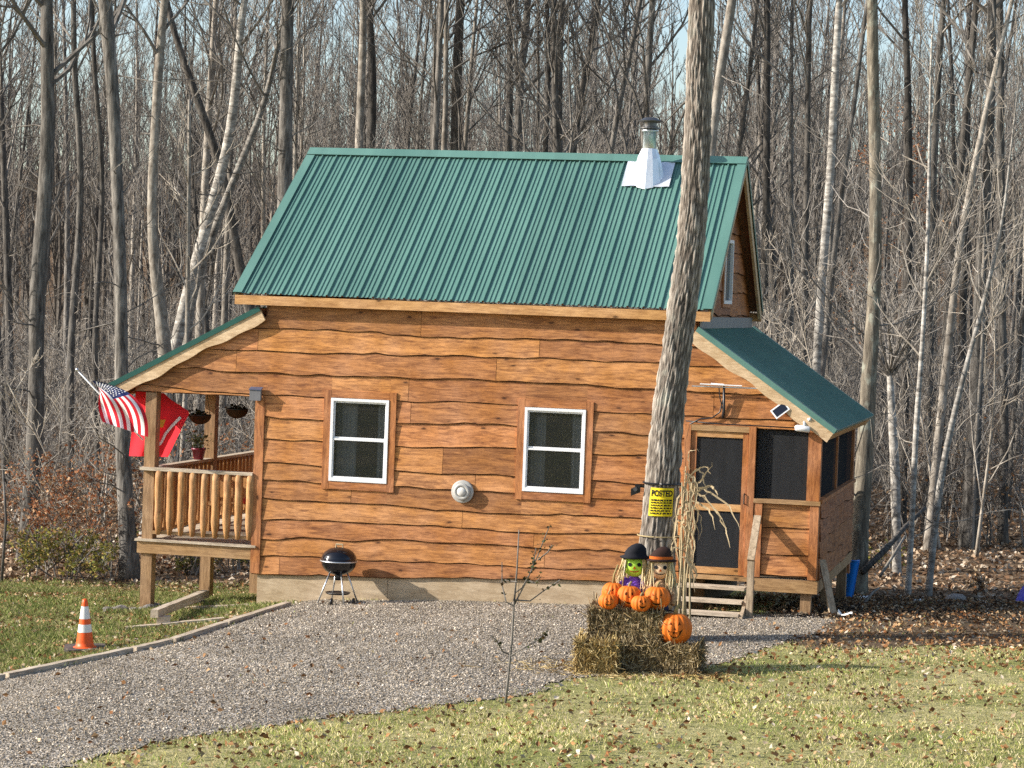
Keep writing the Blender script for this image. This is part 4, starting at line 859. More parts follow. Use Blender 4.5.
m = MB(); m.lathe([(.001, .13), (.16, .13), (.185, .155), (.18, .155), (.15, .14), (.001, .14)], n=24); m.build('ash_pan', BLACK, kg, True)
m = MB(); m.lathe([(.001, .33), (.05, .33), (.06, .41), (.05, .42)], n=14); m.build('damper', BLACK, kg, True)
for k in range(2): a_ = .6 + PI * 1.5 + (k - .5) * 1.2; m = MB(); m.tube([(.29 * math.cos(a_) - .012, .29 * math.sin(a_), .05), (.29 * math.cos(a_) + .012, .29 * math.sin(a_), .05)], .05, 14); m.build('wheel', BLACK, kg, True)
# ---- fixtures on the walls
v = thing('wall_vent', (3.04, -.06, 1.835), 'round grey flue vent on the board wall between the two windows', 'vent')
def ring(prof, n=26): mm = MB(); mm.lathe([(a, b * .55) for a, b in prof], n=n); V = mm.v[0]; V[:, :] = np.stack([V[:, 0], -V[:, 2], V[:, 1]], 1); return mm
ring([(.001, .0), (.165, .0), (.165, .03), (.15, .045), (.10, .05)]).build('wall_plate', plain('grey_enamel', (.42, .41, .38, 1), .45, .4), v, True)
ring([(.10, .05), (.125, .10), (.12, .13), (.075, .14), (.07, .10)]).build('collar', plain('grey_enamel', (.42, .41, .38, 1), .45, .4), v, True)
ring([(.001, .16), (.055, .16), (.072, .12), (.06, .10)]).build('cap', plain('pale_enamel', (.62, .60, .55, 1), .4, .4), v, True)
wl = thing('solar_wall_light', (-.115, -.07, 3.02), 'square grey solar wall light on the corner post by the open porch', 'wall light')
MB().prism([(-.085, -.02, 0), (.085, -.02, 0), (.085, -.02, .15), (-.085, -.02, .15)], (0, -.06, -.015)).build('housing', plain('grey_plastic', (.15, .15, .16, 1), .5), wl)
MB().obox((-.095, -.09, .135), (.19, 0, 0), (0, .09, .035), (0, 0, .012)).build('light_cell', plain('blue_solar_cell', (.07, .09, .15, 1), .2, .6), wl)
# antenna
an = thing('tv_antenna', on_y(717, 410, -.07), 'thin flat outdoor antenna on a short black mast above the screen door', 'antenna'); ao = np.array(an.location); A3 = lambda x, y, d=-.22: on_y(x, y, -.05 + d * .35) - ao
m = MB(); m.tube([A3(723, 418, -.07), A3(724, 412, -.14), A3(724, 386, -.2)], .018, 8); m.build('mast', BLACK, an, True)
m = MB(); m.tube([A3(692, 386), A3(758, 388.5)], .011, 6); m.build('element', STEEL, an); m = MB(); m.tube([A3(700, 384, -.32), A3(742, 386, -.32)], .009, 6); m.build('element', plain('white_rod', (.7, .7, .7, 1), .4), an)
m = MB(); m.tube([A3(711, 384, -.27), A3(724, 385, -.27)], .015, 6); m.build('reflector', WHITE, an)
m = MB(); m.tube([A3(719, 388, -.2), A3(720, 398, -.16), A3(723, 410, -.12), A3(722, 416, -.08)], .008, 5); m.build('lead', BLACK, an)
sp_ = thing('camera_charger_panel', on_y(780, 410, -.16), 'small white framed solar panel tilted on the boards above the screened window', 'solar panel'); 
u_ = nrm(ray(790, 402) - ray(771, 416)); q_ = nrm(np.cross(u_, (0, -1, .25))); q_ = q_ if q_[2] > 0 else -q_; nrm_ = nrm(np.cross(u_, q_)); nrm_ = nrm_ if nrm_[1] < 0 else -nrm_
MB().obox(-u_ * .115 - q_ * .075, u_ * .23, q_ * .15, -nrm_ * .02).build('frame', WHITE, sp_); MB().obox(-u_ * .095 - q_ * .055 + nrm_ * .003, u_ * .19, q_ * .11, -nrm_ * .001).build('cell', plain('dark_solar_cell', (.012, .012, .02, 1), .15, .6), sp_)
MB().tube([-nrm_ * .02, np.array((0, .10, -.02))], .015, 6).build('bracket', WHITE, sp_)
sc = thing('security_camera', on_y(804, 420, -.09), 'white security camera above the corner of the screened porch', 'camera'); so_ = np.array(sc.location); S3 = lambda x, y, d=-.2: on_y(x, y, -.05 + d * .5) - so_
m = MB(); m.tube([S3(795, 428), S3(797, 428), S3(809, 429.5), S3(810, 429.6)], [.03, .045, .045, .03], 12); m.build('body', WHITE, sc, True)
m = MB(); m.tube([S3(805, 416, -.05), S3(804, 421, -.14), S3(805, 426)], [.035, .02, .022], 8); m.build('bracket', WHITE, sc, True)
m = MB(); m.tube([S3(801, 429, -.24), S3(801, 429.3, -.262)], .028, 12); m.build('lens', BLACK, sc, True)
m = MB(); m.tube([S3(808, 420, -.18), S3(811, 419, -.18)], .022, 8); m.build('antenna', WHITE, sc, True)

# ---- flags, baskets, pots on the open porch
RED = (.52, .022, .035, 1); 
fl = thing('striped_flag', on_y(143, 440, -.1), 'striped flag with a starred blue corner on an angled white pole at the porch post', 'flag'); fo = np.array(fl.location)
tip = on_y(77, 370, -.55) - fo; m = MB(); m.tube([(0, 0, 0), tip * .5, tip], [.014, .012, .011], 8); pl = m.build('pole', WHITE, fl, True); m = MB(); m.lathe([(.001, -.02), (.022, -.01), (.026, .005), (.02, .02), (.001, .03)], tip, 10); m.build('finial', STEEL, pl, True)
def flagpt(u, v):
    e = np.array([(92, 380.5), (152, 389), (148, 437)]) * (1 - u) + np.array([(100.5, 390), (95, 407), (103, 422)]) * u; c = (1 - v) ** 2 * e[0] + 2 * v * (1 - v) * e[1] + v * v * e[2]
    ydep = -.52 + .30 * v + .10 * math.sin(v * 7 + u * 3.5) * v + .05 * math.sin(u * 11) * v
    s_ = (c[0] - 77) / 66
    ybase = -.55 + .45 * min(1, max(0, (e[0][0] - 77) / 66))
    return on_y(c[0], c[1], ybase - .02 + (.10 * math.sin(v * 6.5 + u * 5) * v + .04 * math.sin(u * 14 + v * 3) * min(1, v * 2))) - fo
NU, NV = 53, 40
G = np.array([[flagpt(u, v) for v in np.linspace(0, 1, NV)] for u in np.linspace(0, 1, NU)])
cols_ = [plain('red_flag_cloth', RED, .75, .1, var=.06), plain('white_flag_cloth', (.78, .77, .76, 1), .75, .1, var=.05), plain('blue_flag_cloth', (.025, .035, .12, 1), .75, .1, var=.06)]
m = MB()
for s_ in range(13):
    i0, i1 = s_ * 4, s_ * 4 + 5; k = s_ % 2
    if s_ < 7: m.grid(G[i0:i1, :17], 2); m.grid(G[i0:i1, 16:], k)
    else: m.grid(G[i0:i1], k)
m.build('cloth', cols_, fl, True)
m = MB()
for r_ in range(9):
    for c_ in range(6 if r_ % 2 == 0 else 5):
        u0 = (r_ + .9) / 10.8 * 7 / 13; v0 = (c_ + (.6 if r_ % 2 == 0 else 1.1)) / 6.4 * .40
        for off in (-.006, .006):
            ce = flagpt(u0, v0); du = nrm(flagpt(u0 + .01, v0) - ce); dv = nrm(flagpt(u0, v0 + .01) - ce); n_ = nrm(np.cross(du, dv)) * off
            pts = [ce + n_ + (.017 if k % 2 == 0 else .007) * (math.cos(k * PI / 5) * -du + math.sin(k * PI / 5) * dv) for k in range(10)]; m.add([ce + n_] + pts, T=[(0, 1 + k, 1 + (k + 1) % 10) for k in range(10)])
m.build('star_pattern', cols_[1], fl)
fl2 = thing('red_flag', on_y(150, 395, .35), 'plain red flag with a white scroll and gold patch hanging behind the porch post', 'flag'); fo2 = np.array(fl2.location)
def rflag(u, v):
    top = np.array((136 + 32 * u, 391 + 2 * u)); c0 = np.array((136, 391.)) * (1 - v) + np.array((129, 456.)) * v; c1 = np.array((np.interp(v, [0, .12, .32, .6, 1], [164, 170, 190, 181, 168]), np.interp(v, [0, .12, .32, .6, 1], [393, 399, 412, 430, 457])))
    c = c0 * (1 - u) + c1 * u; return on_y(c[0], c[1], .36 + .07 * math.sin(u * 9 + v * 2) * (.3 + v)) - fo2
G = np.array([[rflag(u, v) for u in np.linspace(0, 1, 30)] for v in np.linspace(0, 1, 24)]); m = MB(); m.grid(G); m.build('cloth', scattered('scarlet_flag_cloth', [(0, (.78, .035, .05, 1))], transl=.45), fl2, True)
def strip(pts, w, mat, name):
    pts = np.array(pts); t_ = np.linspace(0, 1, 24); ii = np.linspace(0, 1, len(pts)); X_ = np.interp(t_, ii, pts[:, 0]); Y_ = np.interp(t_, ii, pts[:, 1]); tx, ty = np.gradient(X_), np.gradient(Y_); L_ = np.hypot(tx, ty); nx, ny = -ty / L_ * w, tx / L_ * w
    off = np.array((0, -.012, 0)); V = [rflag(a, b) + off for a, b in zip(X_ + nx, Y_ + ny)] + [rflag(a, b) + off for a, b in zip(X_ - nx, Y_ - ny)]; m = MB(); m.add(V, [(i, i + 1, 25 + i, 24 + i) for i in range(23)]); m.build(name, mat, fl2)
strip([(.40, .83), (.55, .86), (.70, .80), (.72, .66), (.80, .52), (.88, .40)], .03, cols_[1], 'scroll'); strip([(.46, .50), (.62, .50)], .06, plain('gold_cloth', (.65, .42, .05, 1), .7), 'gold_patch'); strip([(.42, .42), (.42, .60)], .06, plain('grey_cloth', (.55, .53, .5, 1), .7), 'grey_patch')
def basket(px, py, y, label, seed):
    c = on_y(px, py, y); r = .17; t = thing('hanging_basket', c, label, 'hanging basket', 'hanging baskets under the porch roof'); R = np.random.default_rng(seed)
    a = np.linspace(-PI / 2, 0, 8); m = MB(); m.lathe([(r * math.cos(k) + .001, r * .85 * math.sin(k)) for k in a] + [(r * .93, .0), (.001, -.02)], n=20); m.build('liner', plain('coconut_liner', (.07, .04, .022, 1), .95, .05, var=.4), t, True)
    m = MB(); m.lathe([(r * 1.0, -.008), (r * 1.05, 0), (r * 1.0, .01)], n=20); m.build('rim', BLACK, t, True)
    zt = rakeL(c[0]) + .02; 
    for k in range(3): b = k * 2 * PI / 3 + seed; m = MB(); m.tube([(r * math.cos(b), r * math.sin(b), 0), (0, 0, max(.25, zt - c[2]))], .005, 4); m.build('chain', BLACK, t)
    P = R.normal(size=(70, 3)) * np.array((.08, .08, .02)) + (0, 0, .03); m = MB(); m.leaves(P, R.uniform(.03, .07, 70), .3); m.build('foliage', LEAF_DARK, t)
basket(172, 420, .75, 'hanging basket in front of the red flag', 1); basket(200, 415, .95, 'hanging basket between the porch posts, clear of the red flag', 2); basket(237, 409, .9, 'hanging basket close to the cabin corner', 3)
pt = thing('flower_pot', (-1.78, 2.02, 1.941), 'dark red flower pot with a dark bushy plant on the porch rail', 'flower pot'); m = MB(); m.lathe([(.001, 0), (.075, 0), (.105, .15), (.115, .15), (.115, .18), (.10, .18), (.095, .15), (.001, .15)], n=18); m.build('pot', plain('dark_red_glaze', (.16, .012, .03, 1), .35, .5), pt, True)
P = rng.normal(size=(160, 3)) * np.array((.09, .09, .07)) + (0, 0, .29); m = MB(); m.leaves(P, rng.uniform(.03, .07, 160), .3); m.sticks(np.tile((0, 0, .15), (20, 1)), P[:20], .004); m.build('foliage', LEAF_DARK, pt)
bn = thing('porch_bench', (-1.0, 1.75, .877), 'tan wooden bench seen through the front porch railing', 'bench')
m = MB(); m.box(-.5, .5, -.2, .2, .40, .44); m.build('seat', W_LOG, bn); m = MB(); m.box(-.5, .5, .2, .24, .50, .82); m.build('backrest', W_LOG, bn)
for x in (-.46, .40): m = MB(); m.box(x, x + .06, -.19, .235, 0, .398); m.build('leg', W_LOG, bn)
for x in (-.46, .40): m = MB(); m.box(x, x + .06, .2405, .28, 0, .82); m.build('back_post', W_LOG, bn)
cu_ = thing('cushion', (-.72, 1.75, 1.318), 'faded red cushion lying on the porch bench', 'cushion'); a = np.linspace(-PI / 2, PI / 2, 9); m = MB(); m.lathe([(.20 * abs(math.cos(k)) ** .4 + .001, .055 + .055 * math.sin(k)) for k in a], n=24, mod=lambda q: 1 / np.maximum(abs(np.cos(q)), abs(np.sin(q))) ** .8); m.build('cover', plain('red_cushion_cloth', (.42, .06, .04, 1), .9, .05), cu_, True)

# ---- traffic cone
px_ = np.array([on_y(85, 648, -4.9)[0], -4.9]); cn = thing('traffic_cone', (px_[0], px_[1], gz1(*px_) + .01), 'orange traffic cone with two white bands standing on the grass', 'traffic cone')
rad = lambda z: .118 - .088 * (z - .03) / .62
def fr(z0, z1, e=0): return [(rad(z0) + e, z0), (rad(z1) + e, z1)]
m = MB(); m.lathe([(.001, .65), (rad(.65) - .012, .652), (rad(.65), .645)] + [(rad(z), z) for z in (.6, .5, .4, .3, .2, .1, .05)] + [(.15, .035)], n=28); m.build('cone_body', plain('orange_vinyl', (.80, .10, .012, 1), .45, .4, var=.1), cn, True)
for z0, z1 in ((.40, .56), (.23, .33)): m = MB(); m.lathe(fr(z0, z1, .003), n=28); m.build('reflective_band', plain('white_reflective', (.75, .74, .72, 1), .5, .4, var=.12), cn, True)
m = MB(); s_ = .26; q = [(-s_, -s_ + .05), (-s_ + .05, -s_), (s_ - .05, -s_), (s_, -s_ + .05), (s_, s_ - .05), (s_ - .05, s_), (-s_ + .05, s_), (-s_, s_ - .05)]; m.prism([(a, b, 0) for a, b in q], (0, 0, .035)); bs = m.build('base', plain('worn_black_rubber', (.09, .075, .065, 1), .85, .2, var=.5), cn)
cn.rotation_euler = (.02, -.03, .4)

# ---- timbers, planks, stones
def timber(a, b, w, h, label, cat, name, mat, group=None, lift=0):
    a, b = np.array(a, float), np.array(b, float); c = (a + b) / 2; z = gz1(c[0], c[1]); ang = math.atan2(b[1] - a[1], b[0] - a[0]); L_ = math.hypot(*(b - a)[:2]); za, zb_ = gz1(*a[:2]) + (a[2] if len(a) > 2 else 0), gz1(*b[:2]) + (b[2] if len(b) > 2 else 0)
    t = MB(); d = np.array((L_, 0, zb_ - za)); n = 10; V = []
    R = random.Random(int(abs(a[0] * 100)) + 3)
    for i in range(n): f = i / (n - 1); p = np.array((-L_ / 2, 0, 0)) + d * f + (0, 0, za - (za + zb_) / 2 + R.uniform(-.004, .004)); V += [p + (0, -w / 2, 0), p + (0, w / 2, 0), p + (0, w / 2 * .96, h), p + (0, -w / 2 * .96, h)]
    I = np.arange(n - 1) * 4; t.add(V, np.vstack([np.stack([I + k, I + 4 + k, I + 4 + (k + 1) % 4, I + (k + 1) % 4], 1) for k in range(4)] + [np.array([[0, 1, 2, 3], [4 * n - 1, 4 * n - 2, 4 * n - 3, 4 * n - 4]])]))
    o = t.build(name, mat); o.location = (c[0], c[1], (za + zb_) / 2 + lift); o.rotation_euler = (0, 0, ang); return tag(o, label, cat, group)
EG = [(-2.2, -11.6), (-1.2, -9.5), (-.46, -7.6), (.27, -5.5), (.5, -4.75), (.58, -3.0), (.66, -.6)]
lb = ['weathered edging timber running out along the driveway past the lawn', 'weathered edging timber between the lawn edge and the cone', 'long weathered edging timber beside the traffic cone', 'short edging timber at the bend of the gravel edge', 'edging timber past the bend, pointing at the cabin', 'edging timber ending at the cabin foundation']
for (a, b), l in zip(zip(EG[:-1], EG[1:]), lb):
    d_ = nrm((b[0] - a[0], b[1] - a[1])) * .03; timber((a[0] + d_[0], a[1] + d_[1]), (b[0] - d_[0], b[1] - d_[1]), .10, .085, l, 'edging timber', 'edging_timber', W_GREY, 'edging timbers along the gravel', -.01)
timber((-.62, -2.55, .14), (-1.02, .50, .10), .11, .11, 'heavy squared timber lying across two boards on the grass', 'timber', 'squared_timber', W_POST.copy() if False else W_GREY)
timber((-.95, -2.75), (.25, -2.15), .12, .04, 'grey board on the grass under the near end of the squared timber', 'board', 'board', W_GREY, lift=.01)
timber((-1.05, -.35), (-.02, -.14), .12, .04, 'grey board on the grass under the far end of the squared timber', 'board', 'board', W_GREY, lift=.01)
timber((-.62, -2.45), (-.45, -2.38), .16, .14, 'stub of timber propping the squared timber', 'block', 'timber_block', W_GREY)
k = NT('field_stone'); sn = k.noise(k.coord(), 9, 5); STONEM = k.bsdf(k.hsv(k.ramp(sn, [(.3, (.16, .14, .12, 1)), (.7, (.42, .38, .34, 1))]), val=k.rmap(k.objrand(), 0, 1, .6, 1.2)), .9, k.bump(sn, .8, .02), .1)
def rock_mesh(seed):
    R = np.random.default_rng(seed); m = MB(); a = np.linspace(-PI / 2, PI / 2, 7); m.lathe(np.stack([np.cos(a) + 1e-3, np.sin(a) * .55], 1), n=10); V = m.v[0]; V *= (.75 + .5 * vnoise(V[:, 0] * 1.3 + seed * 3, V[:, 1] * 1.3 + V[:, 2] * 2))[:, None]; return m.mesh('stone', STONEM)
RM = [rock_mesh(s) for s in range(4)]
def stone(x, y, r, label, group, s=0):
    o = bpy.data.objects.new('stone', RM[s % 4]); COL.objects.link(o); o.location = (x, y, gz1(x, y) + r * .22); o.scale = (r, r * .8, r * .9); o.rotation_euler = (0, 0, s * 1.7); return tag(o, label, 'stone', group)
R = random.Random(6)
for i in range(26): x = R.uniform(-2.25, -.75); stone(x, -.25 + (x + 2.2) * .62 + R.uniform(-.22, .22), R.uniform(.04, .12), 'grey fist-sized stone in the loose line below the porch deck', 'stones in the line below the deck', i)
stone(9.75, 5.9, .18, 'mossy rounded stone at the edge of the leaf litter by the two birches', None, 2)
# ---- right of the porch
def leaning(px0, py0, y0, px1, py1, y1, w, h, label, cat, name, mat):
    a, b = on_y(px0, py0, y0), on_y(px1, py1, y1); o = MB(); o.bar(np.zeros(3), b - a, w, h); ob = o.build(name, mat); ob.location = a; return tag(ob, label, cat)
leaning(833, 614, .05, 822, 560, .32, .11, .035, 'rough weathered plank leaning on the corner of the screened porch', 'plank', 'leaning_plank', W_GREYV)
bt = thing('plastic_sled', on_y(848, 588, 5.4), 'bright blue plastic sled propped upright behind the screened porch', 'sled'); z_ = gz1(bt.location[0], bt.location[1]); bt.location[2] = z_
BLUE = plain('blue_plastic', (.012, .19, .62, 1), .4, .4, var=.1)
G = np.array([[(-.10 + .20 * u + .03 * v, .10 * (abs(u - .5) * 2) ** 2 - .22 * v, .02 + .62 * v) for u in np.linspace(0, 1, 12)] for v in np.linspace(0, 1, 10)]); m = MB(); m.grid(G); m.grid(G[:, ::-1] + np.array((0, .02, 0))); m.build('tray', BLUE, bt, True)
m = MB(); e_ = [G[i, 0] for i in range(10)] + [G[9, j] for j in range(12)] + [G[i, 11] for i in range(9, -1, -1)]; m.tube(e_, .014, 6); m.build('rim', BLUE, bt, True); bt.rotation_euler = (0, 0, .35)
tp = thing('tarp', on_y(1022, 590, 6.4), 'crumpled violet-blue tarp at the edge of the woods', 'tarp'); tp.location[2] = gz1(tp.location[0], tp.location[1]); 
uu = np.linspace(0, 1, 16); G = np.array([[(-.10 + .55 * a, -.25 + .5 * b, (.30 * math.sin(PI * a) ** .6 * math.sin(PI * b) ** .6) * (.8 + .5 * vnoise(a * 5 + 2, b * 5)) + .01) for a in uu] for b in uu]); m = MB(); m.grid(G); m.build('sheet', plain('violet_blue_tarp', (.07, .06, .42, 1), .45, .4, var=.25), tp, True)
def litter(px, py, y, s_, label, nm='paper_scrap', mt=None):
    p = on_y(px, py, y); z_ = gz1(p[0], p[1]); uu = np.linspace(0, 1, 8); G = np.array([[(s_ * (a - .5), s_ * .7 * (b - .5), s_ * .5 * vnoise(a * 3.3 + px, b * 3.3)) for a in uu] for b in uu]); o = MB().grid(G).build(nm, mt or plain('white_plastic_scrap', (.8, .79, .76, 1), .6, .3), None, True); o.location = (p[0], p[1], z_ + .012); tag(o, label, 'litter')
litter(845, 614, -.2, .20, 'white crumpled scrap lying by the foot of the leaning plank'); litter(917, 597, 4.6, .13, 'small white scrap on the dark dirt below the birches'); litter(866, 588, 5.2, .16, 'pale scrap beside the blue sled')
def fallen(pts, depth, r0, r1, label, matn):
    P = np.array([at_depth(a, b, d_) for (a, b), d_ in zip(pts, depth)]); o = MB(); o.tube(P - P[0], np.linspace(r0, r1, len(P)), 7); ob = o.build('fallen_log', matn, None, True); ob.location = P[0]; tag(ob, label, 'log')
fallen([(862, 572), (885, 550), (905, 527), (925, 508)], (40.6, 41.2, 42, 43), .06, .035, 'dark bare pole slanting up between the porch and the birches', BARK_DARK)
fallen([(880, 576), (893, 556), (905, 536)], (41.5, 42, 42.6), .03, .02, 'pale thin fallen branch beside the dark slanting pole', BARK_PALE)
fallen([(862, 606), (873, 592), (879, 588)], (36.8, 37.4, 38), .025, .015, 'short broken stick poking out of the dark dirt', BARK_PALE)
fallen([(1, 590), (6, 520), (3, 470)], (44.4, 44.6, 44.9), .03, .02, 'thin dark pole standing at the grass edge far from the cabin', BARK_DARK)
fallen([(45, 572), (60, 560), (84, 535)], (46, 45.8, 45.5), .03, .02, 'pale fallen branch leaning into the yellowing brush', BARK_PALE)
# ================================================================== TREES
def branch(out, p, d, L, r, level, R, maxlev, up=.18, nchild=(6, 5), wob=.16, ang=(.5, .95), rmin=.0055):
    n = {0: 6, 1: 5, 2: 4, 3: 3}[min(level, 3)]
    P = [p]; dd = d
    for i in range(n - 1):
        dd = nrm(dd + R.normal(size=3) * wob + np.array((0, 0, up))); P.append(P[-1] + dd * L / (n - 1))
    P = np.array(P); out.append((P, np.linspace(r, max(rmin * .7, r * .35), n), level))
    if level < maxlev:
        nc = nchild[min(level, len(nchild) - 1)]; nc = max(2, int(nc * R.uniform(.7, 1.25)))
        for k in range(nc):
            f = R.uniform(.22, .98); q = f * (n - 1); i = min(int(q), n - 2); s = P[i] + (P[i + 1] - P[i]) * (q - i); t = nrm(P[i + 1] - P[i])
            a = R.uniform(*ang); side = nrm(np.cross(t, R.normal(size=3))); nd = t * math.cos(a) + side * math.sin(a)
            branch(out, s, nd, L * R.uniform(.32, .55) * (1.15 - .5 * f), max(rmin, r * .5 * (1.1 - .4 * f)), level + 1, R, maxlev, up, nchild, wob, ang, rmin)
def crown(C, Rn, R, start, nb, Lmax, maxlev=3, nchild=(7, 4), dead=6, rmin=.0055, up=.14, ang0=(.55, 1.0)):
    """branches for a trunk with centre line C and radii Rn"""
    out = []; n = len(C); Hs = C[:, 2] - C[0, 2]; H = Hs[-1]
    def at(h): i = np.interp(h, Hs, np.arange(n)); j = min(int(i), n - 2); f = i - j; return C[j] + (C[j + 1] - C[j]) * f, nrm(C[j + 1] - C[j]), Rn[j] * (1 - f) + Rn[j + 1] * f
    for k in range(nb):
        h = H * (start + (1 - start) * ((k + R.random()) / nb)); p, t, r = at(h); a = R.uniform(*ang0); side = nrm(np.cross(t, R.normal(size=3)))
        d = t * math.cos(a) + side * math.sin(a); f = (h / H - start) / (1 - start); L = Lmax * (1.05 - .72 * f) * R.uniform(.6, 1.15)
        branch(out, p, d, L, max(rmin * 1.5, r * .42), 0, R, maxlev - 1, up, nchild, rmin=rmin)
    for k in range(dead):
        h = H * R.uniform(.06, start); p, t, r = at(h); a = R.uniform(.9, 1.5); side = nrm(np.cross(t, R.normal(size=3))); d = t * math.cos(a) + side * math.sin(a)
        branch(out, p, d, R.uniform(.7, 2.0), max(.010, r * .13), 1, R, 2, .05, (3, 3), .28, rmin=rmin)
    return out
SIDES = {0: 5, 1: 4, 2: 3, 3: 3}
def branches_mb(out, sides=SIDES):
    m = MB()
    for P, r, lv in out: m.tube(P, r, sides[min(lv, 3)], caps=False)
    return m
def straight_trunk(H, r, R, n=22, bend=.35):
    t = np.linspace(0, 1, n); ph = R.uniform(0, 6.28, 4); C = np.stack([bend * (np.sin(t * 4 + ph[0]) - math.sin(ph[0])) * t + R.normal() * .5 * t, bend * (np.sin(t * 3.4 + ph[1]) - math.sin(ph[1])) * t + R.normal() * .5 * t, H * t - .12], 1)
    rr_ = r * (1 - .88 * t ** 1.15); rr_[0] *= 1.45; rr_[1] *= 1.12; return C, rr_

